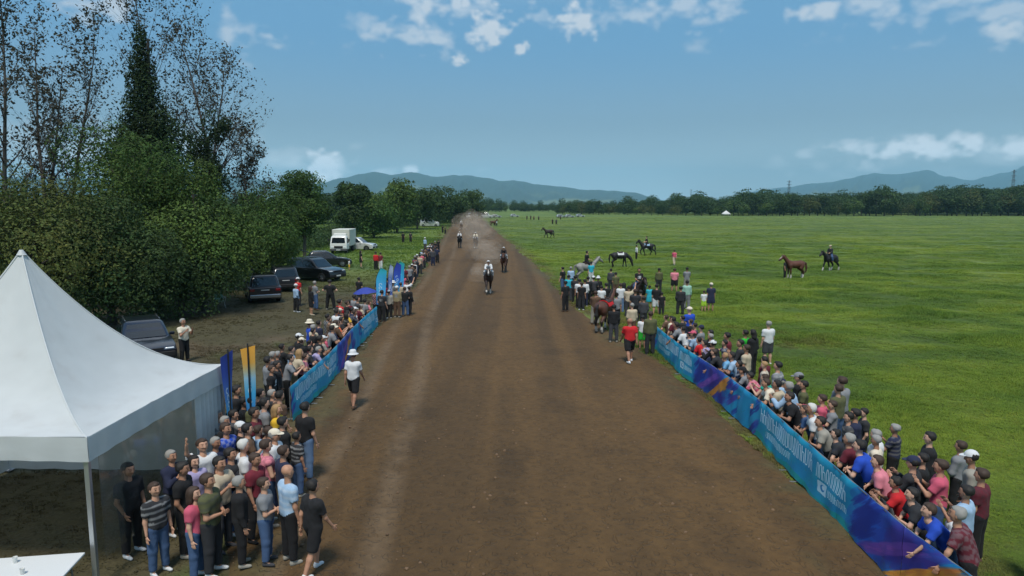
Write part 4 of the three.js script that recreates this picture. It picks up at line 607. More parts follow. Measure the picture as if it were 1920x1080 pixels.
function horse(o) {
  const R = rngOf(500 + nHorses++), D = Math.hypot(o.x, o.z), lod = o.lod ?? (D < 45 ? 0 : D < 90 ? 1 : 2), G0 = horseGeo(o.pose, o.mirror ?? false, lod), h = G0.h, c = srgb(...o.coat).toArray(), dark = srgb(...(o.points ?? o.coat)).toArray();
  const t = thing('horse', o.label, 'horse', o.group, o.x, footY(o.x, o.z), o.z, o.turn * Math.PI / 180), s = o.s ?? 1; t.scale.setScalar(s);
  const legs = [0, 1].flatMap((i) => [h.fore[i], h.hind[i]]), muzzle = h.head[2], fr = h.head[0];
  const g = paint(G0.body.clone(), (x, y, z) => {
    const n = .8 + .4 * fbm(x * 5 + z * 4, y * 5, 3, 77); let q = c.map((v) => v * n);
    if (y < .75 && !(o.pose === 'graze' && z > .95)) { const sock = o.socks && y < .36; q = sock ? [.5, .47, .43] : q.map((v, i) => lerp(v, dark[i], smooth(.8, .5, y))); if (y < .075) q = [.03, .025, .022]; }
    const dm = Math.hypot(x, y - muzzle[1], z - muzzle[2]); if (dm < .12) q = q.map((v, i) => lerp(v, dark[i] * .7, smooth(.14, .08, dm)));
    if (o.blaze) { const u = (y - fr[1]) * G0.up[1] + (z - fr[2]) * G0.up[2], w = (y - fr[1]) * G0.hd[1] + (z - fr[2]) * G0.hd[2]; if (w > .02 && w < .42 && u > .02 && Math.abs(x) < .035) q = [.55, .52, .48]; }
    return q;
  });
  part(t, 'body', g, mat(new THREE.Color(1, 1, 1), .6, { vertexColors: true }));
  const hairM = mat(srgb(...(o.mane ?? o.points ?? o.coat)), .8); part(t, 'mane', G0.mane, hairM); part(t, 'tail', G0.tail, hairM);
  if (o.cloth) part(t, 'saddle_cloth', saddleCloth, clothMat(o.cloth));
  if (o.saddle) { part(t, 'saddle', saddleSeat, mat([48, 30, 22], .5)); part(t, 'girth', girth, mat([40, 28, 22], .7)); }
  if (o.bridle !== false) {
    const a = h.head[0], b = h.head[1], u = G0.up, list = []; const ring = (p, r, w) => { const pts = []; for (let i = 0; i <= 10; i++) { const q = i / 10 * 6.283; pts.push(P3(Math.cos(q) * r, p[1] + u[1] * Math.sin(q) * r * w, p[2] + u[2] * Math.sin(q) * r * w)); } return tube(pts, pts.map(() => .011), 4); };
    list.push(ring(b, .095, 1.05), ring([0, lerp(a[1], b[1], .22), lerp(a[2], b[2], .22)], .122, 1.1)); for (const k of [-1, 1]) { list.push(pole([k * .1, a[1], a[2]], [k * .088, b[1], b[2]], .01, 4)); if (o.saddle && o.pose !== 'graze') list.push(tube([P3(k * .085, b[1] - .03, b[2]), P3(k * .2, 1.5, .75), P3(k * .08, 1.7, .38)], [.009, .009, .009], 4)); }
    part(t, 'bridle', merge(list), mat([36, 26, 20], .6));
  }
  return t;
}
// a rider sits on a horse: a person of their own
function riderOn(hs, o) { const s = hs.scale.x, jockey = o.pose === 'jockey', y = hs.position.y + (1.575 + (jockey ? .17 : .06)) * s - .94 * ((o.h ?? 1.7) / 1.76), a = hs.rotation.y, f = (jockey ? .1 : .06) * s; return person({ jitter: 0, mirror: false, ...o, x: hs.position.x + Math.sin(a) * f, z: hs.position.z + Math.cos(a) * f, y, turn: a * 180 / Math.PI }); }
// ================================================================ pagoda tent
{
  const EAVE = 2.55, A = at(163, 829, EAVE), B = at(421, 689, EAVE), size = A.distanceTo(B), dir = P3().subVectors(B, A).normalize(), left = P3(dir.z, 0, -dir.x); if (left.x > 0) left.negate();
  const C = A.clone().addScaledVector(dir, size / 2).addScaledVector(left, size / 2), ang = Math.atan2(dir.x, dir.z), PEAK = 5.36, half = size / 2;
  console.log('tent', size, A, B, C);
  const t = thing('pagoda_tent', 'white pagoda tent with a pointed roof beside the crowd', 'tent', null, C.x + left.x * size * .035, groundY(C.x, C.z), C.z + left.z * size * .035, ang); t.scale.x = 1.07;
  const canvas = dataTexture(256, (u, v) => { const n = tileFbm(u, v, 6, 5, 21), st = smooth(.5, .9, tileFbm(u, v, 5, 5, 33)), q = .93 + n * .06 - st * .04; return [q, q * (1 - st * .01), q * (.995 - st * .015)]; });
  const white = new THREE.MeshPhysicalMaterial({ color: srgb(226, 230, 232), map: canvas, roughness: .55, transmission: .3, thickness: 0, side: THREE.DoubleSide });
  const prof = (r) => EAVE + (PEAK - EAVE) * (.88 * Math.pow(1 - r, 2.05) + .12 * (1 - r));
  for (let f = 0; f < 4; f++) { // four concave roof panels, pulled in between the hips
    const pos = [], uv = [], idx = [], N = 26, Mm = 18;
    for (let i = 0; i <= N; i++) { const r = .018 + .982 * i / N; for (let j = 0; j <= Mm; j++) { const s = j / Mm * 2 - 1, sag = (1 - s * s) * .20 * Math.sin(Math.PI * Math.pow(r, .8)) * r, bow = (1 - s * s) * .035 * r; const x = s * half * r, z = half * r - bow, y = prof(r) - sag + (fbm(s * 3 + f, r * 4, 2, 9) - .5) * .04 + .012 * Math.sin(s * 34 + f) * Math.pow(r, 3) * (1 - s * s) + .014 * Math.sin(r * 21 + s * 5) * Math.pow(Math.abs(s), 3) * r; const a = f * Math.PI / 2; pos.push(x * Math.cos(a) + z * Math.sin(a), y, -x * Math.sin(a) + z * Math.cos(a)); uv.push(s * r, r * 2); } }
    for (let i = 0; i < N; i++) for (let j = 0; j < Mm; j++) { const a = i * (Mm + 1) + j, b = a + Mm + 1; idx.push(a, b, a + 1, b, b + 1, a + 1); }
    const g = new THREE.BufferGeometry(); g.setAttribute('position', new THREE.Float32BufferAttribute(pos, 3)); g.setAttribute('uv', new THREE.Float32BufferAttribute(uv, 2)); g.setIndex(idx); g.computeVertexNormals(); part(t, 'roof_panel', g, white);
    // hanging valance with a slightly waving lower hem
    const vp = [], vi = [], vu = []; for (let j = 0; j <= 40; j++) { const s = j / 40 * 2 - 1, bow = (1 - s * s) * .035, wv = .012 * Math.sin(j * 1.3 + f); for (const [y, o] of [[EAVE + .012, .012], [EAVE - .2, .02 + wv * .5], [EAVE - .395 + (1 - s * s) * .012, .016 + wv]]) { const x = s * (half + .012), z = half - bow + o, a = f * Math.PI / 2; vp.push(x * Math.cos(a) + z * Math.sin(a), y, -x * Math.sin(a) + z * Math.cos(a)); vu.push(s, y); } }
    for (let j = 0; j < 40; j++) for (let k = 0; k < 2; k++) { const a = j * 3 + k; vi.push(a, a + 1, a + 3, a + 1, a + 4, a + 3); }
    const vg = new THREE.BufferGeometry(); vg.setAttribute('position', new THREE.Float32BufferAttribute(vp, 3)); vg.setAttribute('uv', new THREE.Float32BufferAttribute(vu, 2)); vg.setIndex(vi); vg.computeVertexNormals(); part(t, 'valance', vg, white);
    // welded hip seam
    const hip = []; for (let i = 0; i <= 20; i++) { const r = .018 + .982 * i / 20, q = half * r, a = f * Math.PI / 2; hip.push(P3(q * Math.cos(a) + q * Math.sin(a), prof(r) + .004, -q * Math.sin(a) + q * Math.cos(a))); } part(t, 'seam', tube(hip, hip.map(() => .016), 6), white);
    const [lx, lz] = [[1, 1], [1, -1], [-1, 1], [-1, -1]][f]; part(t, 'leg', box(.075, EAVE, .075, lx * (half - .06), EAVE / 2, lz * (half - .06), .008), mat([190, 192, 194], .35, { metalness: .8 })); part(t, 'base_plate', box(.22, .012, .22, lx * (half - .06), .008, lz * (half - .06)), mat([150, 150, 152], .5, { metalness: .7 }));
  }
  part(t, 'mast', cyl(.032, .032, PEAK - EAVE + .25, 10, M4(0, (PEAK + EAVE) / 2 - .14, 0)), mat([190, 192, 194], .35, { metalness: .8 }));
  part(t, 'peak_cap', merge([new THREE.CylinderGeometry(.03, .085, .1, 10).translate(0, PEAK - .04, 0)]), white);
  part(t, 'eave_frame', merge([0, 1, 2, 3].map((f) => box(size - .1, .05, .05, 0, EAVE - .04, half - .06).rotateY(f * Math.PI / 2))), mat([190, 192, 194], .35, { metalness: .8 }));
  // side walls on the far-left sides and a curtain gathered at the far corner (own axes: +z along the track, away side is local +z side)
  const wall = (x0, x1, z0, z1, y0, y1, waves, amp) => { const n = Math.max(10, waves * 8), pos = [], idx = [], uv = []; for (let i = 0; i <= n; i++) { const s = i / n, x = lerp(x0, x1, s), z = lerp(z0, z1, s), d = nz([z1 - z0, 0, x0 - x1]), o = Math.sin(s * waves * 6.283) * amp; for (const y of [y0, y1]) { pos.push(x + d[0] * o, y, z + d[2] * o); uv.push(s * 3, y); } } for (let i = 0; i < n; i++) { const a = i * 2; idx.push(a, a + 2, a + 1, a + 1, a + 2, a + 3); } const g = new THREE.BufferGeometry(); g.setAttribute('position', new THREE.Float32BufferAttribute(pos, 3)); g.setAttribute('uv', new THREE.Float32BufferAttribute(uv, 2)); g.setIndex(idx); g.computeVertexNormals(); return g; };
  const h = half - .1;
  part(t, 'side_wall', wall(-h, h, h, h, .04, EAVE - .06, 6, .03), white);                                      // the side away from the drone
  const sideX = dir.z < 0 ? -1 : 1, track = P3(-left.x, 0, -left.z).applyAxisAngle(P3(0, 1, 0), -ang).x > 0 ? 1 : -1;
  part(t, 'side_wall', wall(-track * h, -track * h, -h, h, .04, EAVE - .06, 6, .03), white);
  part(t, 'gathered_curtain', wall(track * h, track * h, h, h - 1.15, .05, EAVE - .07, 6, .045), white);
  part(t, 'window_wall', wall(track * h, track * h, h - 1.18, -h + .3, .3, EAVE - .07, 3, .012), new THREE.MeshPhysicalMaterial({ color: srgb(205, 205, 196), roughness: .12, transmission: .9, thickness: 0, ior: 1.45, side: THREE.DoubleSide }));
}
{ // white folding table outside the tent corner, cups on it
  const p = at(40, 1066, .74), t = thing('folding_table', 'white plastic folding table in the shade of the tent', 'table', null, p.x, groundY(p.x, p.z), p.z, .15);
  part(t, 'table_top', box(1.5, .04, .74, 0, .73, 0, .015), mat([214, 216, 216], .45)); for (const x of [-1, 1]) { part(t, 'leg', merge([pole([x * .6, .02, -.3], [x * .55, .71, -.28], .014), pole([x * .6, .02, .3], [x * .55, .71, .28], .014), pole([x * .6, .03, -.3], [x * .6, .03, .3], .014)]), mat([130, 132, 136], .4, { metalness: .7 })); }
  [[-.5, .1], [-.2, -.15], [.15, .18]].forEach(([x, z], i) => { const c = top('paper_cup', new THREE.LatheGeometry([[.001, 0], [.026, 0], [.036, .09], [.038, .092], [.034, .09], [.025, .006], [.001, .006]].map((q) => new THREE.Vector2(...q)), 12), mat([224, 224, 220], .7), 'white paper cup on the folding table by the tent', 'cup', null, 'cups on the folding table'); c.position.set(p.x + x, groundY(p.x, p.z) + .752, p.z + z); });
}
// ================================================================ printed banners on crowd barriers
function bannerPrint(seed) {
  const c = document.createElement('canvas'); c.width = 2048; c.height = 256; const g = c.getContext('2d'), R = rngOf(seed); const W = 2048, H = 256;
  g.fillStyle = '#1690bd'; g.fillRect(0, 0, W, H);
  const wash = (x0, x1, col, n, a) => { g.globalAlpha = a; g.fillStyle = col; for (let i = 0; i < n; i++) { const x = lerp(x0, x1, R()), y = R() * H, w = 40 + R() * 130, h = 8 + R() * 40; g.beginPath(); g.ellipse(x, y, w, h, -.55 + (R() - .5) * .3, 0, 6.3); g.fill(); } g.globalAlpha = 1; };
  wash(0, 1180, '#1a78c0', 60, .10); wash(0, 1180, '#17a9b8', 60, .10); wash(0, 1180, '#0f9aa8', 24, .12);
  // green-teal lower hem
  g.globalAlpha = .75; g.fillStyle = '#0d9a92'; g.beginPath(); g.moveTo(0, H); for (let x = 0; x <= 1250; x += 25) g.lineTo(x, H - 26 - 12 * Math.sin(x * .013) - 6 * R()); g.lineTo(1250, H); g.fill(); g.globalAlpha = 1;
  // deep blue brush strokes, violet and orange sweep
  const stroke = (x, y, len, wid, col, a, ang) => { g.save(); g.translate(x, y); g.rotate(ang); g.fillStyle = col; g.globalAlpha = a; for (let i = 0; i < 9; i++) { const o = (R() - .5) * wid, l = len * (.5 + R() * .6); g.beginPath(); g.ellipse((R() - .5) * len * .3, o, l / 2, 3 + R() * wid * .16, 0, 0, 6.3); g.fill(); } g.restore(); g.globalAlpha = 1; };
  wash(1240, 1700, '#1b3d9a', 70, .30); wash(1180, 1330, '#1c4fb4', 34, .34); wash(1380, 1760, '#3b2a86', 60, .26); wash(1650, 2048, '#1a78c0', 60, .2); wash(1700, 2048, '#1690bd', 60, .25);
  for (let i = 0; i < 14; i++) stroke(1170 + R() * 160, R() * H, 150, 34, '#12308f', .5, -.8);
  for (let i = 0; i < 10; i++) stroke(1300 + i * 22, 210 - i * 15, 170, 40, ['#6b45a8', '#8a4fa6', '#5a3f9c'][i % 3], .42, -.55);
  for (let i = 0; i < 12; i++) stroke(1440 + i * 20, 232 - i * 16, 160, 34, ['#d98a34', '#e2a03c', '#c9743c'][i % 3], .5, -.6);
  for (let i = 0; i < 7; i++) stroke(1600 + i * 16, 120 - i * 8, 120, 26, '#c98a3a', .4, -1.0);
  for (let i = 0; i < 12; i++) stroke(1730 + R() * 120, R() * H, 130, 30, ['#15338f', '#4a3a98'][i % 2], .42, -.75);
  for (let i = 0; i < 10; i++) stroke(20 + R() * 90, R() * H, 120, 30, ['#15338f', '#5a45a0', '#1c52b0'][i % 3], .45, -.8);
  // white lettering: a long line of tall rounded capitals over a shorter one, and a square emblem
  g.strokeStyle = '#d4ecf6'; g.lineCap = 'round'; g.lineJoin = 'round';
  const glyphs = (x, y, h, n, sp, lw) => { g.lineWidth = lw; for (let i = 0; i < n; i++) { const k = [0, 1, 2, 0, 1, 3][Math.floor(R() * 6)], w = sp * .62; g.beginPath(); if (k === 0) { g.moveTo(x, y + h); g.lineTo(x, y + w / 2); g.arc(x + w / 2, y + w / 2, w / 2, Math.PI, 0); g.lineTo(x + w, y + h); } else if (k === 1) { g.arc(x + w / 2, y + h - w / 2, w / 2, 0, Math.PI); g.lineTo(x, y); g.moveTo(x + w, y); g.lineTo(x + w, y + h - w / 2); } else if (k === 2) { g.ellipse(x + w / 2, y + h / 2, w / 2, h / 2, 0, 0, 6.3); } else if (k === 3) { g.moveTo(x, y); g.lineTo(x, y + h); g.moveTo(x, y + h * .45); g.arc(x + w / 2, y + h * .45, w / 2, Math.PI, 0); g.lineTo(x + w, y + h); } else if (k === 4) { g.arc(x + w / 2, y + h * .25, w / 2, Math.PI * .9, Math.PI * .4); g.lineTo(x + w / 2, y + h * .6); g.lineTo(x + w, y + h); } else { g.arc(x + w / 2, y + h * .3, w / 2, 0, 6.3); g.moveTo(x + w, y + h * .3); g.lineTo(x + w, y + h); } g.stroke(); x += sp; } };
  glyphs(170, 40, 88, 22, 29, 6); glyphs(250, 150, 40, 17, 19, 3.6); glyphs(850, 48, 74, 10, 25, 5.5);
  g.fillStyle = '#cfe8f4'; g.globalAlpha = .9; g.beginPath(); g.roundRect ? g.roundRect(860, 136, 74, 62, 8) : g.rect(860, 136, 74, 62); g.fill(); g.globalAlpha = 1; g.fillStyle = '#1c86bf'; g.beginPath(); g.arc(897, 167, 18, 0, 6.3); g.fill(); g.fillStyle = '#cfe8f4'; g.beginPath(); g.arc(903, 162, 11, 0, 6.3); g.fill(); glyphs(950, 146, 36, 9, 17, 3.6);
  for (let i = 0; i < 900; i++) { const y = H - Math.pow(R(), 3) * 120; g.globalAlpha = .10 + R() * .18; g.fillStyle = R() < .7 ? '#6b5a48' : '#8a7a66'; g.beginPath(); g.ellipse(R() * W, y, 1 + R() * 5, 1 + R() * 3, R(), 0, 6.3); g.fill(); } g.globalAlpha = 1;      // mud splashes along the hem
  const t = new THREE.CanvasTexture(c); t.colorSpace = THREE.SRGBColorSpace; t.wrapS = t.wrapT = THREE.RepeatWrapping; t.magFilter = THREE.LinearFilter; t.anisotropy = 8; return t;
}
const ORD = ['first', 'second', 'third', 'fourth', 'fifth', 'sixth', 'seventh', 'eighth', 'ninth', 'tenth', 'eleventh', 'twelfth', 'thirteenth', 'fourteenth', 'fifteenth', 'sixteenth', 'seventeenth', 'eighteenth', 'nineteenth', 'twentieth', 'twenty-first', 'twenty-second', 'twenty-third', 'twenty-fourth', 'twenty-fifth', 'twenty-sixth', 'twenty-seventh', 'twenty-eighth', 'twenty-ninth', 'thirtieth', 'thirty-first', 'thirty-second', 'thirty-third', 'thirty-fourth', 'thirty-fifth', 'thirty-sixth', 'thirty-seventh', 'thirty-eighth', 'thirty-ninth', 'fortieth'];
class Path { constructor(pts) { this.c = new THREE.CatmullRomCurve3(pts, false, 'centripetal'); this.len = this.c.getLength(); } at(s) { return this.c.getPointAt(clamp(s / this.len)); } side(s) { const t = this.c.getTangentAt(clamp(s / this.len)); return P3(t.z, 0, -t.x).normalize(); } }
const paths = { tent: new Path(banner.tent), meadow: new Path(banner.meadow) };
console.log('banner lengths', paths.tent.len, paths.meadow.len);
const RAIL = 1.04;
function barriers(key, outward, seed, offset, u0, sign, words) {
  const P = paths[key], n = Math.round(P.len / 2.3), L = P.len / n, tex = bannerPrint(seed), print = new THREE.MeshStandardMaterial({ map: tex, roughness: .62, side: THREE.DoubleSide }), steel = mat([150, 153, 156], .42, { metalness: .75 }), REP = 11;
  const count = n;
  for (let i = 0; i < n; i++) {
    const s0 = i * L + .02, s1 = (i + 1) * L - .02, a = P.at(s0), b = P.at(s1), m = a.clone().lerp(b, .5), d = P3().subVectors(b, a), len = d.length(), ang = Math.atan2(-d.z, d.x), far = count - i;
    const t = thing('crowd_barrier', `${ORD[far - 1]} banner-covered barrier from the far end of the ${words} line`, 'barrier', `${words} barriers`, m.x, footY(m.x, m.z), m.z, ang), h = len / 2;
    const out = Math.sign(outward.dot(P3(0, 0, 1).applyAxisAngle(P3(0, 1, 0), ang)));                         // which local side looks at the track
    part(t, 'frame', merge([pole([-h, .12, 0], [-h, RAIL, 0], .019, 8), pole([h, .12, 0], [h, RAIL, 0], .019, 8), pole([-h, RAIL, 0], [h, RAIL, 0], .019, 8), pole([-h, .16, 0], [h, .16, 0], .017, 8)]), steel);
    for (const x of [-h * .72, h * .72]) part(t, 'foot', merge([box(.05, .025, .52, x, .016, 0, .006), pole([x, .02, 0], [x, .17, 0], .016, 6)]), steel);
    const rails = []; for (let k = 1; k < 14; k++) rails.push(pole([-h + k * len / 14, .16, 0], [-h + k * len / 14, RAIL, 0], .007, 5)); part(t, 'infill_bars', merge(rails), steel).userData.kind = 'stuff';
    const N = 26, pos = [], uv = [], idx = [], R = rngOf(seed * 31 + i);
    for (let j = 0; j <= N; j++) { const f = j / N, x = lerp(-h - .018, h + .018, f), s = lerp(s0 - .018, s1 + .018, f); for (let k = 0; k <= 6; k++) { const v = k / 6, y = lerp(.05 + .015 * Math.sin(s * 2.3 + seed), RAIL + .03, v), w = (.024 + (1 - v) * (.02 + .05 * noise2(s * .9, seed + 3)) + .022 * Math.sin(s * 6.3 + v * 3 + noise2(s * 2, v * 3) * 5) + .016 * noise2(s * 9, v * 5)); pos.push(x, y, out * w); uv.push(u0 + sign * (s + offset) / REP, v); } }
    for (let j = 0; j <= N; j++) { const f = j / N, s = lerp(s0, s1, f); pos.push(lerp(-h - .018, h + .018, f), RAIL - .02, -out * .032); uv.push(u0 + sign * (s + offset) / REP, .9); }
    for (let j = 0; j < N; j++) { for (let k = 0; k < 6; k++) { const a0 = j * 7 + k, b0 = a0 + 7; idx.push(a0, b0, a0 + 1, b0, b0 + 1, a0 + 1); } const t0 = j * 7 + 6, f0 = (N + 1) * 7 + j; idx.push(t0, t0 + 7, f0, t0 + 7, f0 + 1, f0); }
    const g = new THREE.BufferGeometry(); g.setAttribute('position', new THREE.Float32BufferAttribute(pos, 3)); g.setAttribute('uv', new THREE.Float32BufferAttribute(uv, 2)); g.setIndex(idx); g.computeVertexNormals(); part(t, 'printed_banner', g, print);
  }
}
barriers('tent', P3(1, 0, 0), 3, 0, .04, 1, 'tent-side');
barriers('meadow', P3(-1, 0, 0), 5, 0, .03 + paths.meadow.len / 11, -1, 'meadow-side');
// ================================================================ feather flags
function flag(label, x, z, H, w, turn, cols, wedge = false) { const lean = 0;
  const t = thing('feather_flag', label, 'flag', null, x, groundY(x, z), z, turn), pts = [], n = 16; for (let i = 0; i <= n; i++) { const f = i / n; pts.push(P3(!wedge && f > .7 ? Math.pow((f - .7) / .3, 2) * w * .55 : 0, .05 + f * (H - .05), lean * f)); }
  part(t, 'pole', tube(pts, pts.map((p, i) => wedge ? .026 - .008 * i / n : .018 * (1 - .6 * i / n)), 7), mat([26, 28, 34], .5));
  const c = document.createElement('canvas'); c.width = 64; c.height = 256; const g = c.getContext('2d'), R = rngOf(Math.round(H * 100 + x * 10)); const gr = g.createLinearGradient(0, 0, 0, 256); cols.forEach((q, i) => gr.addColorStop(i / (cols.length - 1), q)); g.fillStyle = gr; g.fillRect(0, 0, 64, 256);
  g.strokeStyle = '#cfe6f2'; g.lineWidth = 5; g.globalAlpha = .8; for (let i = 0; i < 5; i++) { g.beginPath(); g.arc(26 + R() * 12, 120 + i * 22, 8, R() * 3, R() * 3 + 4); g.stroke(); } g.globalAlpha = .5; g.strokeStyle = '#15338f'; for (let i = 0; i < 4; i++) { g.lineWidth = 4 + R() * 6; g.beginPath(); g.moveTo(8, 190 + R() * 60); g.lineTo(56, 170 + R() * 60); g.stroke(); }
  const tex = new THREE.CanvasTexture(c); tex.colorSpace = THREE.SRGBColorSpace; tex.magFilter = THREE.LinearFilter;
  const pos = [], uv = [], idx = []; for (let i = 0; i <= 20; i++) { const f = i / 20, y = lerp(H * .3, H - .02, f), px = f > .57 ? Math.pow(((y / H) - .7) / .3, 2) * w * .55 * (y / H > .7 ? 1 : 0) : 0, wid = w * (f > .9 ? lerp(1, .35, (f - .9) / .1) : lerp(.72, 1, f)); for (let j = 0; j <= 6; j++) { const q = j / 6; if (wedge) { const ww = w * lerp(.4, 1, f); pos.push((q - .55) * ww, lerp(H * .36, H - .1, f) + (q - .5) * .12 * f, -.035 + Math.sin(f * 6 + q * 2) * .02); } else pos.push(px + (wid - px) * q, y, Math.sin(f * 7 + q * 3 + x) * .05 * q + lean * y / H); uv.push(q, f); } }
  for (let i = 0; i < 20; i++) for (let j = 0; j < 6; j++) { const a = i * 7 + j, b = a + 7; idx.push(a, a + 1, b, a + 1, b + 1, b); }
  const fg = new THREE.BufferGeometry(); fg.setAttribute('position', new THREE.Float32BufferAttribute(pos, 3)); fg.setAttribute('uv', new THREE.Float32BufferAttribute(uv, 2)); fg.setIndex(idx); fg.computeVertexNormals(); part(t, 'flag_cloth', fg, new THREE.MeshPhysicalMaterial({ map: tex, roughness: .8, transmission: .2, thickness: 0, side: THREE.DoubleSide }));
  part(t, 'base', merge([cyl(.16, .18, .05, 14, M4(0, .026, 0))]), mat([40, 42, 46], .6)); return t;
}
{
  const F = (label, px, py, D, w, turn, cols, wedge) => { const p = far(px, py, D); flag(label, p.x, p.z, p.y - groundY(p.x, p.z), w, turn, cols, wedge); };
  F('slim banner flag with orange top and blue foot beside the tent', 464, 644, 15.6, .42, -.25, ['#e8a63a', '#e0a94a', '#8fc0dc', '#3aa6dc', '#2f86cf', '#2a58b8'], true);
  F('slim dark blue banner flag seen edge-on at the tent corner', 427, 655, 15.1, .34, 1.15, ['#2a3f96', '#3552b0', '#4a7cc8', '#3aa6dc', '#3f8fb8'], true);
  F('turquoise feather flag standing before the blue umbrella', 704, 500, 36.5, .62, .05, ['#2ab8b8', '#38b4e0', '#46b0ea', '#58b0e8', '#4a8ad8']);
  F('slim blue-and-white feather flag behind the turquoise one', 727, 494, 39.5, .34, .7, ['#9fb6d8', '#b8c6e0', '#5a78c8', '#aebfe0', '#4a62b8']);
  F('deep blue feather flag in the middle of the far flags', 737, 490, 41, .5, .2, ['#24389a', '#2c46b4', '#2f5cc4', '#2f9ad0', '#35a6d8']);
  F('cyan feather flag at the right of the far flags', 743, 488, 42.5, .55, -.1, ['#26b09a', '#30b0d8', '#38b4ea', '#3aa0e0', '#3a88d0']);
}
{ // blue umbrella over the crowd behind the flags
  const p = at(690, 541, 2.0), t = thing('umbrella', 'open royal blue umbrella over the crowd near the turquoise flag', 'umbrella', null, p.x, groundY(p.x, p.z), p.z), pos = [], idx = [], n = 8; t.rotation.z = .08;
  for (let i = 0; i <= 6; i++) for (let j = 0; j < 32; j++) { const r = i / 6 * .62, a = j / 32 * 6.283, rib = Math.abs(Math.cos(a * n / 2)), y = 2.06 - .26 * Math.pow(i / 6, 1.8) - (1 - rib) * .03 * i / 6; pos.push(Math.cos(a) * r * (.93 + .07 * rib), y, Math.sin(a) * r * (.93 + .07 * rib)); } for (let i = 0; i < 6; i++) for (let j = 0; j < 32; j++) { const a = i * 32 + j, b = i * 32 + (j + 1) % 32; idx.push(a, b, a + 32, b, b + 32, a + 32); }
  const g = new THREE.BufferGeometry(); g.setAttribute('position', new THREE.Float32BufferAttribute(pos, 3)); g.setIndex(idx); g.computeVertexNormals(); part(t, 'canopy', g, mat([44, 62, 150], .7, { side: THREE.DoubleSide }));
  part(t, 'shaft', pole([0, 1.05, 0], [0, 2.14, 0], .009, 6), mat([60, 60, 64], .4, { metalness: .6 })); for (let k = 0; k < 8; k++) { const a = k / 8 * 6.283; part(t, 'rib', tube([P3(0, 2.04, 0), P3(Math.cos(a) * .35, 1.97, Math.sin(a) * .35), P3(Math.cos(a) * .6, 1.79, Math.sin(a) * .6)], [.004, .004, .004], 4), mat([60, 60, 64], .4, { metalness: .6 })); } part(t, 'handle', pole([0, .95, 0], [0, 1.07, 0], .016, 8), mat([24, 22, 22], .5));
}
{ // folding camp chair under the trees
  const p = at(412, 578), t = thing('camp_chair', 'pale green folding camp chair standing alone under the trees', 'chair', null, p.x, groundY(p.x, p.z), p.z, .6), tubeM = mat([190, 192, 190], .4, { metalness: .5 }), cloth = mat([120, 160, 140], .9, { side: THREE.DoubleSide });
  const sheet = (a, b, c, d) => slab(P3(...a), P3(...b), P3(...c), P3(...d), .012);
  part(t, 'seat', sheet([-.27, .44, -.2], [.27, .44, -.2], [.27, .47, .26], [-.27, .47, .26]), cloth); part(t, 'backrest', sheet([-.27, .5, -.24], [.27, .5, -.24], [.25, 1.0, -.36], [-.25, 1.0, -.36]), cloth);
  for (const k of [-1, 1]) { part(t, 'leg', pole([k * .3, 0, .3], [k * .28, .46, -.22], .014), tubeM); part(t, 'leg', pole([k * .3, 0, -.3], [k * .28, .47, .26], .014), tubeM); part(t, 'back_post', pole([k * .28, .46, -.22], [k * .26, 1.02, -.37], .014), tubeM); part(t, 'armrest', box(.05, .02, .46, k * .31, .66, 0, .008), mat([210, 212, 210], .7)); part(t, 'arm_post', pole([k * .3, .47, .24], [k * .31, .65, .2], .012), tubeM); }
}
// ================================================================ vehicles (own axes: front towards +z)
const glassM = new THREE.MeshPhysicalMaterial({ color: srgb(26, 32, 38), roughness: .06, specularIntensity: 1, clearcoat: .6 }), tyreM = mat([24, 24, 25], .9), rimM = mat([150, 152, 156], .35, { metalness: .85 }), lampM = mat([220, 226, 230], .15, { clearcoat: 1 }), tailM = mat([120, 10, 14], .25, { clearcoat: .8 }), trimM = mat([20, 20, 22], .7), chromeM = mat([170, 172, 176], .25, { metalness: .9 }), plateM = mat([206, 208, 206], .5);
function wheel(t, x, y, z, r, w, side) {
  const g = new THREE.Group(); g.name = 'wheel'; t.add(g); g.position.set(x, y, z); const prof = [[r * .6, -w / 2], [r * .9, -w / 2], [r, -w * .36], [r, w * .36], [r * .9, w / 2], [r * .6, w / 2]].map((q) => new THREE.Vector2(...q)); part(g, 'tyre', new THREE.LatheGeometry(prof, 22).rotateZ(Math.PI / 2), tyreM);
  const list = [new THREE.CylinderGeometry(r * .62, r * .62, w * .5, 20, 1, true).rotateZ(Math.PI / 2), new THREE.CylinderGeometry(r * .6, r * .6, .02, 20).rotateZ(Math.PI / 2).translate(-side * w * .1, 0, 0), new THREE.CylinderGeometry(r * .16, r * .16, .05, 12).rotateZ(Math.PI / 2).translate(side * w * .34, 0, 0)]; for (let k = 0; k < 5; k++) list.push(box(.03, r * .6, r * .15, side * w * .34, r * .3, 0, .01).rotateX(k / 5 * 6.283)); part(g, 'rim', merge(list), rimM);
}
// lower body: side outline with wheel arches, drawn out across the width with rounded edges
function hull(pts, W, axles, r, y0, bev = .07) {
  const s = new THREE.Shape(), [rear, front] = axles; s.moveTo(pts[0][0], pts[0][1]); for (const p of pts.slice(1)) s.lineTo(p[0], p[1]);
  s.lineTo(front + r, y0); s.absarc(front, y0, r, 0, Math.PI, false); s.lineTo(rear + r, y0); s.absarc(rear, y0, r, 0, Math.PI, false); s.closePath();
  const g = new THREE.ExtrudeGeometry(s, { depth: W - 2 * bev, bevelEnabled: true, bevelSize: bev * .55, bevelThickness: bev, bevelSegments: 3, curveSegments: 12 }); g.translate(0, 0, -(W - 2 * bev) / 2); g.rotateY(-Math.PI / 2); return toCreasedNormals(g, .7);
}
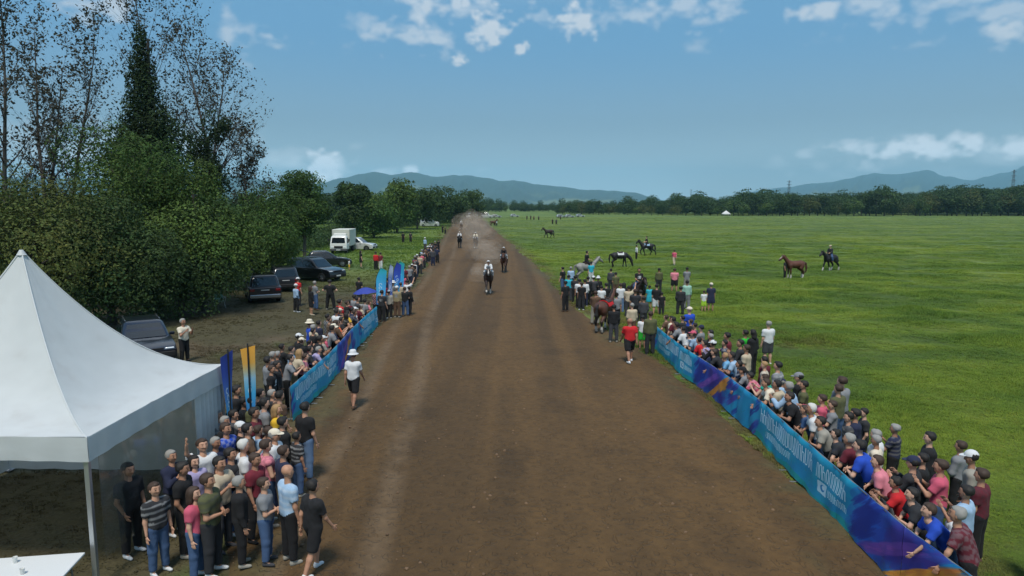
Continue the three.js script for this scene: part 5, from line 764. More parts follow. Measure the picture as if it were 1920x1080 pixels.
// cabin: rounded rectangles from belt line to roof
function cabin(levels) {
  const per = 28, pos = [], idx = []; for (const [y, zb, zf, hw, rad] of levels) for (let i = 0; i < per; i++) { const q = Math.floor(i / 7), a = q * Math.PI / 2 + (i % 7) / 6 * Math.PI / 2, cx = (q === 0 || q === 3 ? 1 : -1) * (hw - rad), cz = q < 2 ? zf - rad : zb + rad; pos.push(cx + Math.cos(a) * rad, y, cz + Math.sin(a) * rad); }
  for (let l = 0; l < levels.length - 1; l++) for (let i = 0; i < per; i++) { const a = l * per + i, b = l * per + (i + 1) % per; idx.push(a, a + per, b, b, a + per, b + per); }
  const c = pos.length / 3, L = levels[levels.length - 1]; pos.push(0, L[0] + .012, (L[1] + L[2]) / 2); for (let i = 0; i < per; i++) idx.push((levels.length - 1) * per + i, c, (levels.length - 1) * per + (i + 1) % per);
  const g = new THREE.BufferGeometry(); g.setAttribute('position', new THREE.Float32BufferAttribute(pos, 3)); g.setIndex(idx); g.computeVertexNormals(); return toCreasedNormals(g, .8);
}
function suv(o) {
  const t = thing(o.name ?? 'parked_car', o.label, 'car', o.group, o.x, groundY(o.x, o.z), o.z, o.turn), paint_ = mat(o.color, .28, { clearcoat: 1, clearcoatRoughness: .08, metalness: .25 }), L = o.L ?? 4.75, W = o.W ?? 1.92, H = o.H ?? 1.74, hl = L / 2, hw = W / 2, belt = H * .585, r = .37, ax = [-hl + .93, hl - .9], pickup = o.kind === 'pickup', hatch = o.kind === 'hatch';
  const hood = belt - .06, deck = pickup ? belt + .02 : belt;
  part(t, 'body', hull([[-hl + .03, .34], [-hl, .62], [-hl + .03, deck - .05], [-hl + .1, deck], [hl - 1.35, belt], [hl - 1.2, hood + .05], [hl - .3, hood - .07], [hl - .06, hood - .2], [hl, .62], [hl - .02, .34]].reverse().map((p) => p).reverse(), W, ax, r + .07, .3), paint_);
  const zb = pickup ? -.72 : -hl + .06, zf = hl - 1.28, zbT = pickup ? -.52 : -hl + (hatch ? .55 : .34), zfT = hl - 2.15, lv = [[belt - .02, zb, zf, hw - .06, .12], [belt + (H - belt) * .5, lerp(zb, zbT, .5), lerp(zf, zfT, .52), hw - .13, .14], [H - .09, lerp(zb, zbT, .88), lerp(zf, zfT, .93), hw - .2, .17], [H - .02, zbT + .06, zfT - .06, hw - .27, .2], [H, zbT + .2, zfT - .2, hw - .4, .2]];
  part(t, 'cabin', cabin(lv), paint_);
  const on = (f, k) => { const i = f * 2, a = lv[Math.min(1, Math.floor(i))], b = lv[Math.min(2, Math.floor(i) + 1)], u = clamp(i - Math.min(1, Math.floor(i))); return lerp(a[k], b[k], u); };
  const pane = (name, a, b, c, d) => part(t, name, slab(P3(...a), P3(...b), P3(...c), P3(...d), .012), glassM);
  const y0 = belt + .05, y1 = H - .13, f0 = .1, f1 = .93; const w0 = on(f0, 3), w1 = on(f1, 3), F0 = on(f0, 2), F1 = on(f1, 2), B0 = on(f0, 1), B1 = on(f1, 1);
  pane('windscreen', [-w0 + .12, y0, F0 + .004], [w0 - .12, y0, F0 + .004], [w1 - .14, y1, F1 + .004], [-w1 + .14, y1, F1 + .004]);
  pane('rear_window', [w0 - .13, y0 + .04, B0 - .004], [-w0 + .13, y0 + .04, B0 - .004], [-w1 + .16, y1, B1 - .004], [w1 - .16, y1, B1 - .004]);
  const cuts = pickup ? [[.03, .46], [.5, .93]] : [[.04, .26], [.29, .58], [.61, .95]];
  for (const k of [-1, 1]) for (const [u, v] of cuts) { const p = (f, s, y, w, A, B) => [k * (w + .004), y, lerp(A + .14, B - .16, s)], q = [p(f0, u, y0, w0, B0, F0), p(f0, v, y0, w0, B0, F0), p(f1, Math.min(v, .97), y1, w1, B1, F1), p(f1, u, y1, w1, B1, F1)]; if (k < 0) q.reverse(); const e = k > 0 ? [q[1], q[0], q[3], q[2]] : [q[1], q[0], q[3], q[2]]; pane('side_window', ...(k > 0 ? [q[1], q[0], q[3], q[2]] : [q[1], q[0], q[3], q[2]])); }
  part(t, 'front_bumper', box(W - .06, .26, .16, 0, .46, hl - .02, .06), trimM); part(t, 'rear_bumper', box(W - .06, .26, .16, 0, .48, -hl + .02, .06), o.silverBumper ? chromeM : trimM);
  part(t, 'grille', box(W * .5, .2, .04, 0, hood - .22, hl - .01, .015), trimM);
  for (const k of [-1, 1]) {
    part(t, 'headlight', box(.34, .14, .1, k * (hw - .25), hood - .2, hl - .08, .04), lampM); part(t, 'tail_light', box(.3, .17, .08, k * (hw - .2), belt - .16, -hl + .005, .03), tailM); part(t, 'wing_mirror', box(.2, .13, .1, k * (hw + .07), belt + .08, zf - .45, .04), paint_);
    part(t, 'door_handle', box(.025, .03, .17, k * (hw + .008), belt - .12, hl - 2.55, .01), chromeM); part(t, 'sill', box(.05, .09, L - 2.9, k * (hw - .03), .34, (ax[0] + ax[1]) / 2, .02), trimM); if (!pickup) part(t, 'roof_rail', box(.04, .05, (zfT - zbT) * .8, k * (hw - .3), H + .015, (zbT + zfT) / 2, .018), chromeM);
    for (const z of ax) wheel(t, k * (hw - .12), r, z, r, .24, k);
  }
  part(t, 'number_plate', box(.5, .12, .02, 0, belt - .2, -hl - .01), plateM); part(t, 'number_plate', box(.5, .11, .02, 0, .46, hl + .07), plateM);
  if (pickup) { part(t, 'load_bed', merge([box(W - .24, .02, hl - .9, 0, belt - .28, (-hl - .72) / 2 + .05)]), trimM); }
  if (o.openDoor) { const k = o.openDoor, g = new THREE.Group(); g.name = 'open_door'; t.add(g); g.position.set(k * (hw + .01), 0, hl - 1.75); g.rotation.y = k * 1.05; part(g, 'door_panel', box(.08, belt - .32, 1.05, 0, (belt + .36) / 2, -.55, .03), paint_); part(g, 'door_window', merge([box(.02, H - belt - .2, .8, -k * .06, (belt + H) / 2 - .08, -.5)]), glassM); part(g, 'window_frame', merge([pole([0, belt, -1.02], [-k * .14, H - .12, -.86], .022), pole([-k * .14, H - .12, -.86], [-k * .12, H - .14, -.28], .022), pole([-k * .12, H - .14, -.28], [0, belt, -.04], .022)]), paint_); }
  if (o.openHatch) { const g = new THREE.Group(); g.name = 'open_tailgate'; t.add(g); g.position.set(0, H - .08, -hl + .32); g.rotation.x = .25; part(g, 'tailgate_panel', box(W - .3, .07, 1.0, 0, .02, -.5, .03), paint_); part(g, 'tailgate_window', box(W - .6, .02, .5, 0, .065, -.38), glassM); part(t, 'boot', box(W - .36, .6, .05, 0, .85, -hl + .02), trimM); }
  return t;
}
const G2 = (px, py) => { const p = at(px, py); return { x: p.x, z: p.z }; }, rad = (d) => d * Math.PI / 180;
suv({ ...G2(492, 562), turn: rad(205), color: [30, 24, 30], label: 'dark SUV seen from behind with a front door open', openDoor: -1, L: 4.8, W: 1.95, H: 1.78, silverBumper: 1, group: 'cars parked along the trees' });
suv({ ...G2(531, 542), turn: rad(204), color: [38, 40, 46], label: 'dark grey SUV seen from behind, second in the parked row', L: 4.7, H: 1.76, group: 'cars parked along the trees' });
suv({ ...G2(592, 524), turn: rad(63), color: [16, 17, 21], label: 'black SUV parked side-on with its bonnet towards the track', L: 4.9, W: 1.98, H: 1.82, group: 'cars parked along the trees' });
suv({ ...G2(616, 500), turn: rad(110), color: [24, 26, 34], label: 'dark car behind the black SUV with its tailgate raised', L: 4.4, W: 1.84, H: 1.62, kind: 'hatch', openHatch: 1, group: 'cars parked along the trees' });
suv({ ...G2(272, 668), turn: rad(34), color: [22, 28, 44], label: 'dark blue car nosing out from behind the tent roof', L: 4.5, W: 1.86, H: 1.55, kind: 'hatch', group: 'cars parked along the trees' });
suv({ ...G2(669, 470), turn: rad(82), color: [206, 208, 208], label: 'white pickup parked side-on beside the white truck', kind: 'pickup', L: 5.2, W: 1.9, H: 1.8, name: 'pickup_truck', group: 'cars parked along the trees' });
{ // white box truck, cab towards the drone
  const p = at(639, 475), t = thing('box_truck', 'white box truck facing the drone beside the white pickup', 'truck', null, p.x, groundY(p.x, p.z), p.z, rad(2)), white = mat([214, 216, 212], .4, { clearcoat: .5 }), W = 2.15;
  part(t, 'cargo_box', box(W + .1, 2.15, 4.2, 0, 1.95, -2.5, .05), mat([196, 198, 188], .6)); for (const k of [-1, 1]) part(t, 'box_edge', box(.06, 2.2, .06, k * (W / 2 + .04), 1.95, -.41, .015), mat([150, 152, 150], .5));
  part(t, 'cab', merge([cabin([[.55, -.3, 1.3, W / 2, .12], [1.15, -.3, 1.32, W / 2, .12], [1.3, -.3, 1.28, W / 2 - .02, .14], [2.1, -.3, 1.08, W / 2 - .1, .2], [2.25, -.25, .92, W / 2 - .18, .25], [2.3, -.1, .7, W / 2 - .35, .25]])]), white);
  part(t, 'windscreen', slab(P3(-.86, 1.36, 1.275), P3(.86, 1.36, 1.275), P3(.78, 2.04, 1.105), P3(-.78, 2.04, 1.105), .016), glassM); for (const k of [-1, 1]) { const q = [P3(k * (W / 2 - .012), 1.36, .98), P3(k * (W / 2 - .012), 1.36, .1), P3(k * (W / 2 - .085), 2.02, .15), P3(k * (W / 2 - .085), 2.02, .68)]; part(t, 'side_window', slab(...(k > 0 ? q : q.reverse()), .016), glassM); part(t, 'headlight', box(.36, .2, .08, k * .78, .82, 1.3, .04), lampM); part(t, 'wing_mirror', merge([box(.16, .36, .07, k * (W / 2 + .24), 1.72, 1.0, .03), pole([k * (W / 2 - .02), 1.8, .95], [k * (W / 2 + .2), 1.85, 1.0], .014)]), trimM); wheel(t, k * (W / 2 - .16), .4, .62, .4, .24, k); wheel(t, k * (W / 2 - .16), .4, -3.1, .4, .3, k); }
  part(t, 'grille', box(1.1, .3, .05, 0, .84, 1.31, .02), trimM); part(t, 'bumper', box(W, .28, .2, 0, .5, 1.28, .05), mat([70, 72, 74], .6)); part(t, 'number_plate', box(.52, .12, .02, 0, .5, 1.39), plateM); part(t, 'chassis', box(.9, .2, 5.6, 0, .66, -1.8), trimM); part(t, 'roof_deflector', box(W - .5, .3, .5, 0, 2.4, .0, .12), white); part(t, 'cab_step', box(W - .1, .1, .5, 0, .44, .0), trimM);
}
// far vehicles and tents at the end of the track
const farWhite = [['white van parked at the far end of the track', 886, 410, 0], ['pale van next to the white van at the far end', 912, 409, 1], ['pale car among the far vehicles left of the gap', 931, 408, 2], ['white car alone on the far grass beyond the track end', 965, 407, 2], ['small pale car under the woodland left edge', 1052, 408, 2], ['grey car under the woodland, second from its left edge', 1068, 408, 2], ['pale car under the left part of the woodland', 1088, 407, 2], ['pale van by the roadside trees before the track end', 806, 425, 1]];
for (const [label, px, py, k] of farWhite) { const p = at(px, py); suv({ x: p.x, z: p.z, turn: rad(80 + k * 9), color: [[212, 214, 214], [196, 200, 200], [176, 182, 186]][k], label, L: k < 2 ? 5.4 : 4.4, W: 1.95, H: k < 2 ? 2.5 : 1.5, kind: 'hatch', name: k < 2 ? 'parked_van' : 'parked_car', group: 'far parked vehicles' }); }
{ const p = at(1361, 408), t = thing('small_tent', 'small pale tent pitched before the far woodland', 'tent', null, p.x, 0, p.z); part(t, 'canopy', merge([new THREE.ConeGeometry(2.4, 1.6, 4).rotateY(.78).translate(0, 2.6, 0), box(3.2, .4, 3.2, 0, 1.7, 0)]), mat([206, 206, 202], .7)); for (const [x, z] of [[1, 1], [1, -1], [-1, 1], [-1, -1]]) part(t, 'leg', pole([x * 1.5, 0, z * 1.5], [x * 1.5, 1.6, z * 1.5], .04), mat([150, 150, 150], .5)); }
// lattice pylons above the woodland
function pylon(label, px, py, D) {
  const p = far(px, py, D), t = thing('power_pylon', label, 'pylon', 'power pylons beyond the woodland', p.x, 0, p.z, .5), H = p.y, steel = mat([92, 98, 104], .6, { metalness: .3 }), w = (y) => lerp(2.6, .35, Math.pow(y / H, .7)), legs = [], brace = [];
  for (const [a, b] of [[1, 1], [1, -1], [-1, 1], [-1, -1]]) part(t, 'leg', tube([0, .35, .7, 1].map((f) => P3(a * w(f * H), f * H, b * w(f * H))), [.16, .14, .11, .08], 4), steel);
  for (let i = 0; i < 9; i++) { const y0 = H * i / 9, y1 = H * (i + 1) / 9; for (const [ax, sg] of [[0, 1], [0, -1], [1, 1], [1, -1]]) for (const f of [1, -1]) { const A = ax ? [sg * w(y0), y0, f * w(y0)] : [f * w(y0), y0, sg * w(y0)], B = ax ? [sg * w(y1), y1, -f * w(y1)] : [-f * w(y1), y1, sg * w(y1)]; brace.push(pole(A, B, .06, 3)); } } part(t, 'lattice', merge(brace), steel).userData.kind = 'stuff';
  for (const f of [.74, .85, .95]) part(t, 'cross_arm', merge([tube([P3(-H * .13, H * f, 0), P3(0, H * f + .8, 0), P3(H * .13, H * f, 0)], [.05, .14, .05], 4), pole([-H * .13, H * f, 0], [H * .13, H * f, 0], .08, 4)]), steel);
}
pylon('lattice pylon standing against the pale distant mountains', 1480, 338, 760); pylon('lattice pylon near the edge of the picture over the woodland', 1902, 318, 640); pylon('tiny lattice pylon over the woodland left end', 1296, 355, 1250);
// ================================================================ horses and riders
const HG = (px, py) => G2(px, py);
const bay = { coat: [82, 48, 34], points: [22, 18, 18] }, darkBay = { coat: [46, 30, 26], points: [16, 14, 14] }, black = { coat: [26, 24, 26], points: [14, 13, 14] }, chestnut = { coat: [88, 50, 34], points: [74, 44, 32] }, grey = { coat: [140, 138, 134], points: [92, 90, 90], mane: [110, 108, 106] };
{ // the race
  const race = [[916, 552, 'dark bay racehorse galloping in the lead towards the drone', darkBay, 2, 'jockey in white on the leading racehorse', 'white', 'white', false], [945, 512, 'bay racehorse galloping second, right of the leader', bay, -2, 'jockey in black vest and white sleeves on the second racehorse', 'black', 'white', true], [892, 468, 'dark racehorse galloping third in the dust', darkBay, 1, 'jockey in white cap on the third racehorse in the dust', 'cream', 'white', false], [862, 466, 'black racehorse galloping on the left edge of the dust', black, 3, 'jockey in white top on the black racehorse by the dust edge', 'white', 'charcoal', true], [865, 431, 'last racehorse far back in the dust cloud', bay, 2, 'jockey on the last racehorse far back in the dust', 'white', 'white', false]];
  for (const [px, py, l, c, a, jl, tc, lc, mirror] of race) { const h = horse({ ...HG(px, py), turn: a, pose: 'gallop', mirror, ...c, socks: !mirror, blaze: !mirror, saddle: 1, cloth: 'white', label: l, group: 'racehorses on the track' }); riderOn(h, { pose: 'jockey', top: ['shirt', tc], low: ['trousers', lc], cap: ['helmet', 'white'], shoe: 'black', hair: 'bald', h: 1.62, label: jl, group: 'jockeys in the race' }); }
  // meadow
  horse({ ...HG(1161, 501), turn: 96, pose: 'graze', ...black, saddle: 1, cloth: 'white', label: 'black saddled horse grazing in the meadow behind the standing crowd', group: 'horses in the meadow' });
  const a = horse({ ...HG(1213, 479), turn: -84, pose: 'trot', ...black, saddle: 1, cloth: 'sky', label: 'black ridden horse stepping left in the meadow', group: 'horses in the meadow' }); riderOn(a, { pose: 'rider', top: ['tshirt', 'black'], low: ['trousers', 'black'], label: 'rider in black on the black horse stepping left' });
  horse({ ...HG(1490, 523), turn: -80, pose: 'stand', ...chestnut, socks: 1, blaze: 1, label: 'chestnut horse with white socks led by a handler in the meadow', group: 'horses in the meadow' });
  const b = horse({ ...HG(1556, 508), turn: -62, pose: 'walk', ...black, saddle: 1, cloth: 'charcoal', socks: 1, label: 'black horse with rider right of the chestnut horse', group: 'horses in the meadow' }); riderOn(b, { pose: 'rider', top: ['shirt', 'charcoal'], low: ['jeans', 'denim'], cap: ['cap', 'beige'], label: 'rider in dark shirt right of the chestnut horse' });
  horse({ ...HG(1029, 446), turn: -70, pose: 'walk', ...darkBay, bridle: false, label: 'small dark horse alone far out in the meadow', group: 'horses in the meadow' });
  const c = horse({ ...HG(1098, 528), turn: 108, pose: 'stand', ...grey, saddle: 1, label: 'grey horse standing among the crowd at the track edge', group: 'horses among the crowd' }); riderOn(c, { pose: 'rider', top: ['tshirt', 'black'], low: ['trousers', 'black'], label: 'rider in black sitting high on the grey horse' });
  const d = horse({ ...HG(1196, 574), turn: 8, pose: 'stand', mirror: true, ...darkBay, saddle: 1, label: 'dark brown horse facing the drone with a rider in black', group: 'horses among the crowd' }); riderOn(d, { pose: 'rider', top: ['tshirt', 'black'], low: ['jeans', 'denim'], label: 'rider in black on the brown horse facing the drone' });
  horse({ ...HG(1133, 624), turn: 150, pose: 'stand', ...bay, saddle: 1, cloth: 'red', socks: 1, label: 'bay horse with red saddle cloth at the crowd front by the track', group: 'horses among the crowd' });
  horse({ ...HG(925, 424), turn: 80, pose: 'stand', ...bay, bridle: false, label: 'tiny bay horse beside the track far beyond the race', group: 'horses in the meadow' });
}
// ================================================================ people standing apart
const KINDW = { tshirt: 'T-shirt', shirt: 'long-sleeved shirt', vest: 'sleeveless top', jacket: 'jacket', dress: 'dress' };
// [px, py of the feet, turn, pose, top kind, top colour, low kind, low colour, hair, cap kind, cap colour, where, extra]
const solo = [
  [664, 768, 172, 'walk', 'tshirt', 'white', 'shorts', 'black', 'brown', 'hat', 'white', 'walking alone on the track', { h: 1.78, shoe: 'brown', lod: 0 }],
  [576, 906, 150, 'easy', 'tshirt', 'black', 'jeans', 'jeans', 'black', 0, 0, 'at the near end of the tent-side banner', { h: 1.8, lod: 0 }],
  [1180, 683, -168, 'walk', 'tshirt', 'red', 'shorts', 'black', 'bald', 0, 0, 'on the track by the meadow-side banner end', { h: 1.78, wide: 1.12 }],
  [1204, 656, 165, 'stand', 'tshirt', 'white', 'shorts', 'green', 'black', 0, 0, 'between the red shirt and the banner end', { h: 1.5 }],
  [1218, 667, 178, 'stand', 'jacket', 'olive', 'trousers', 'charcoal', 'brown', 0, 0, 'touching the meadow-side banner end', { h: 1.86 }],
  [1150, 645, 170, 'easy', 'jacket', 'black', 'trousers', 'darkgrey', 'black', 0, 0, 'behind the bay horse with red cloth', { h: 1.72 }],
  [1116, 612, 160, 'folded', 'shirt', 'brown', 'trousers', 'stone', 'brown', 0, 0, 'at the head of the bay horse', { h: 1.78 }],
  [1184, 636, 185, 'easy', 'shirt', 'beige', 'trousers', 'brown', 'grey', 0, 0, 'just beyond the red-shirted walker', {}],
  [1060, 587, -150, 'stand', 'tshirt', 'black', 'trousers', 'black', 'black', 0, 0, 'foremost at the track edge of the meadow crowd', { h: 1.8 }],
  [1055, 548, -130, 'easy', 'tshirt', 'black', 'jeans', 'denim', 'black', 0, 0, 'farthest up the track in the meadow crowd', {}],
  [1066, 566, 175, 'stand', 'tshirt', 'turquoise', 'trousers', 'darkgrey', 'black', 0, 0, 'among dark shirts at the track edge', {}],
  [1070, 545, 170, 'stand', 'shirt', 'sky', 'trousers', 'black', 'grey', 0, 0, 'behind the turquoise shirt', {}],
  [1078, 570, 170, 'folded', 'tshirt', 'charcoal', 'trousers', 'black', 'black', 0, 0, 'right of the turquoise shirt', {}],
  [1086, 578, 178, 'stand', 'tshirt', 'white', 'trousers', 'black', 'black', 0, 0, 'left of two white tops in the meadow crowd', {}],
  [1096, 576, 172, 'easy', 'shirt', 'white', 'trousers', 'navy', 'black', 0, 0, 'right of two white tops in the meadow crowd', {}],
  [1090, 582, 165, 'stand', 'tshirt', 'black', 'trousers', 'charcoal', 'brown', 0, 0, 'before the two white tops', { h: 1.68 }],
  [1102, 574, 182, 'stand', 'jacket', 'black', 'trousers', 'black', 'black', 0, 0, 'in front of the grey horse', { h: 1.84 }],
  [1108, 532, 185, 'stand', 'tshirt', 'turquoise', 'trousers', 'white', 'black', 0, 0, 'beside the grey horse', {}],
  [1112, 572, 165, 'film', 'tshirt', 'darkgrey', 'trousers', 'black', 'black', 'cap', 'white', 'under the grey horse head', {}],
  [1121, 570, 170, 'stand', 'tshirt', 'black', 'jeans', 'denim', 'black', 'hat', 'white', 'right of the grey horse', {}],
  [1127, 590, 172, 'easy', 'tshirt', 'white', 'trousers', 'black', 'black', 0, 0, 'just above the bay horse', {}],
  [1136, 586, 165, 'stand', 'tshirt', 'black', 'trousers', 'charcoal', 'black', 0, 0, 'just behind the bay horse rump', {}],
  [1145, 548, 180, 'stand', 'shirt', 'darkgrey', 'trousers', 'charcoal', 'black', 0, 0, 'left of a pair near the grazing horse', {}],
  [1154, 556, 178, 'easy', 'tshirt', 'olive', 'trousers', 'brown', 'black', 0, 0, 'right of a pair near the grazing horse', {}],
  [1155, 612, 170, 'stand', 'tshirt', 'grey', 'trousers', 'black', 'black', 0, 0, 'between the bay horse and the brown horse', {}],
  [1163, 588, 176, 'easy', 'tshirt', 'white', 'jeans', 'jeans', 'brown', 0, 0, 'left of the dark-haired woman by the brown horse', {}],
  [1169, 584, 172, 'stand', 'vest', 'black', 'trousers', 'black', 'black', 0, 0, 'with long hair, left of the brown horse', { long: 1 }],
  [1178, 596, 170, 'wave', 'tshirt', 'beige', 'trousers', 'darkgrey', 'black', 0, 0, 'with an arm raised, left of the brown horse', {}],
  [1190, 606, 168, 'stand', 'tshirt', 'charcoal', 'trousers', 'black', 'brown', 0, 0, 'in front of the brown horse', {}],
  [1200, 602, 172, 'film', 'tshirt', 'brown', 'trousers', 'black', 'black', 0, 0, 'holding hands up before the brown horse', {}],
  [1206, 618, 175, 'easy', 'shirt', 'darkgrey', 'trousers', 'charcoal', 'black', 0, 0, 'below the brown horse', {}],
  [1217, 577, 178, 'stand', 'dress', 'turquoise', 0, 0, 'black', 0, 0, 'right of the brown horse', { h: 1.45 }],
  [1230, 593, 174, 'easy', 'tshirt', 'black', 'shorts', 'white', 'black', 0, 0, 'right of the turquoise dress', { h: 1.8 }],
  [1240, 594, 170, 'stand', 'tshirt', 'black', 'trousers', 'charcoal', 'black', 0, 0, 'short, next to the white shorts', { h: 1.35 }],
  [1235, 548, 178, 'stand', 'shirt', 'olive', 'trousers', 'charcoal', 'black', 0, 0, 'alone in the grass left of the pink shirt', {}],
  [1264, 549, 176, 'easy', 'tshirt', 'pink', 'shorts', 'black', 'brown', 0, 0, 'alone in the meadow grass', { wide: 1.15, h: 1.7 }],
  [1287, 548, 176, 'folded', 'tshirt', 'grey', 'trousers', 'stone', 'black', 0, 0, 'right of the pink shirt in the meadow', {}],
  [1287, 578, 172, 'stand', 'shirt', 'mint', 'trousers', 'grey', 'black', 0, 0, 'below the grey shirt in the meadow', {}],
  [1275, 593, 165, 'easy', 'jacket', 'charcoal', 'trousers', 'charcoal', 'black', 0, 0, 'left of the mint shirt', { h: 1.65 }],
  [1319, 584, 178, 'stand', 'tshirt', 'white', 'shorts', 'lime', 'brown', 0, 0, 'small, beside the navy adult in the meadow', { h: 1.28 }],
  [1332, 584, 184, 'stand', 'dress', 'navy', 0, 0, 'grey', 'cap', 'cream', 'beside the small one in lime shorts', { h: 1.72 }],
  [1264, 497, 190, 'walk', 'tshirt', 'rose', 'trousers', 'beige', 'brown', 0, 0, 'far out right of the ridden black horse', { h: 1.6 }],
  [1193, 486, 100, 'stand', 'shirt', 'white', 'trousers', 'black', 'black', 0, 0, 'leading the ridden black horse', { h: 1.68 }],
  [1471, 523, 60, 'stand', 'tshirt', 'charcoal', 'trousers', 'black', 'black', 'cap', 'white', 'holding the chestnut horse', { h: 1.68 }],
  [1438, 687, -165, 'stand', 'tshirt', 'white', 'shorts', 'darkgrey', 'grey', 0, 0, 'alone in the meadow behind the leaning crowd', { h: 1.74, shoe: 'white' }],
  [1394, 706, -140, 'folded', 'tshirt', 'green', 'trousers', 'black', 'black', 0, 0, 'behind the leaning crowd, bright against the grass', { h: 1.72 }],
  [1409, 708, -150, 'easy', 'shirt', 'black', 'trousers', 'black', 'black', 0, 0, 'right of the bright green shirt', { h: 1.76, long: 1 }],
  [1291, 652, -155, 'stand', 'tshirt', 'blue', 'trousers', 'navy', 'bald', 'cap', 'cream', 'behind the banner end, in royal blue', { h: 1.78, wide: 1.1 }],
  [1571, 838, -150, 'folded', 'tshirt', 'grey', 'trousers', 'black', 'brown', 0, 0, 'standing upright behind the nearest leaning crowd', { h: 1.86, wide: 1.08 }],
  // by the parked cars
  [556, 586, 130, 'easy', 'shirt', 'sky', 'trousers', 'black', 'grey', 'cap', 'white', 'behind the SUV with the open door', { h: 1.66 }],
  [560, 574, 140, 'stand', 'tshirt', 'red', 'trousers', 'charcoal', 'black', 'cap', 'white', 'half hidden behind the pale blue shirt', { h: 1.78 }],
  [584, 591, 120, 'stand', 'shirt', 'black', 'shorts', 'black', 'brown', 0, 0, 'with bare legs by the black SUV', { long: 1, shoe: 'beige', h: 1.68 }],
  [592, 581, 125, 'folded', 'tshirt', 'grey', 'jeans', 'denim', 'grey', 0, 0, 'next to the bare-legged person by the cars', { h: 1.74 }],
  [620, 581, 178, 'akimbo', 'tshirt', 'black', 'trousers', 'black', 'black', 0, 0, 'with hands on hips behind the black SUV', { h: 1.82, wide: 1.1 }],
  [674, 566, 160, 'stand', 'tshirt', 'black', 'trousers', 'charcoal', 'black', 0, 0, 'left of the blue umbrella', { h: 1.6 }],
  [347, 676, 60, 'film', 'tshirt', 'cream', 'trousers', 'black', 'grey', 0, 0, 'standing alone by the tent roof corner', { h: 1.76, lod: 0 }],
  [677, 501, 120, 'stand', 'dress', 'black', 0, 0, 'black', 0, 0, 'alone on the grass below the white pickup', { long: 1, h: 1.7 }],
  [705, 505, 150, 'stand', 'shirt', 'red', 'trousers', 'black', 'black', 0, 0, 'behind the far feather flags', { h: 1.78 }],
  [714, 505, 150, 'easy', 'tshirt', 'burgundy', 'trousers', 'white', 'black', 0, 0, 'right of the red shirt behind the flags', { h: 1.7 }],
  [655, 506, 120, 'stand', 'tshirt', 'white', 'shorts', 'yellow', 'black', 0, 0, 'small, playing on the grass near the black SUV', { h: 1.05 }],
  [756, 456, 170, 'stand', 'tshirt', 'black', 'trousers', 'black', 'black', 0, 0, 'alone on the far verge, left one', {}],
  [770, 455, 170, 'stand', 'tshirt', 'charcoal', 'trousers', 'black', 'black', 0, 0, 'alone on the far verge, right one', {}],
  [830, 437, 150, 'stand', 'tshirt', 'black', 'trousers', 'black', 'black', 0, 0, 'at the track edge before the dust, left one', {}],
  [835, 439, 150, 'easy', 'tshirt', 'olive', 'trousers', 'black', 'brown', 0, 0, 'at the track edge before the dust, right one', {}],
  [848, 421, 120, 'stand', 'tshirt', 'black', 'trousers', 'black', 'black', 0, 0, 'tiny on the verge beyond the dust', {}],
  [927, 423, 200, 'stand', 'tshirt', 'black', 'trousers', 'black', 'black', 0, 0, 'tiny beside the far bay horse', {}],
  [931, 424, 190, 'stand', 'tshirt', 'white', 'trousers', 'charcoal', 'black', 0, 0, 'tiny in white by the far bay horse', {}],
  [988, 412, 190, 'stand', 'tshirt', 'charcoal', 'trousers', 'black', 'black', 0, 0, 'tiny at the far meadow end, leftmost of four', {}],
  [995, 412, 190, 'stand', 'tshirt', 'black', 'trousers', 'black', 'black', 0, 0, 'tiny at the far meadow end, second of four', {}],
  [1001, 413, 190, 'stand', 'tshirt', 'brown', 'trousers', 'black', 'black', 0, 0, 'tiny at the far meadow end, third of four', {}],
  [1010, 413, 190, 'stand', 'tshirt', 'darkgrey', 'trousers', 'black', 'black', 0, 0, 'tiny at the far meadow end, rightmost of four', {}],
  [1036, 421, 190, 'stand', 'tshirt', 'black', 'trousers', 'black', 'black', 0, 0, 'far in the meadow above the small dark horse, left', {}],
  [1043, 421, 190, 'stand', 'tshirt', 'navy', 'trousers', 'black', 'black', 0, 0, 'far in the meadow above the small dark horse, right', {}],
  [1051, 412, 190, 'stand', 'tshirt', 'charcoal', 'trousers', 'black', 'black', 0, 0, 'tiny before the far parked cars', {}],
];
const short = (s) => s.split(/\s+/).slice(0, 16).join(' ');
const describe = (tk, tc, low, cap, where) => short(`person in ${word(tc)} ${KINDW[tk]}${low && tk !== 'dress' ? ` and ${low[1] === 'denim' ? 'blue' : word(low[1])} ${low[0]}` : ''}${cap ? `, ${word(cap[1])} ${cap[0]}` : ''}, ${where}`);
for (const [px, py, turn, pose, tk, tc, lk, lc, hair, ck, cc, where, x] of solo) { const p = at(px, py), low = lk ? [lk, lc] : null, cap = ck ? [ck, cc] : null; person({ x: p.x, z: p.z, turn, pose, top: [tk, tc], low, hair, cap, label: `person in ${word(tc)} ${KINDW[tk]} ${where}`.split(/\s+/).length > 9 ? short(`person in ${word(tc)} ${KINDW[tk]} ${where}`) : describe(tk, tc, low, cap, where), group: 'spectators', print: '', ...x }); }
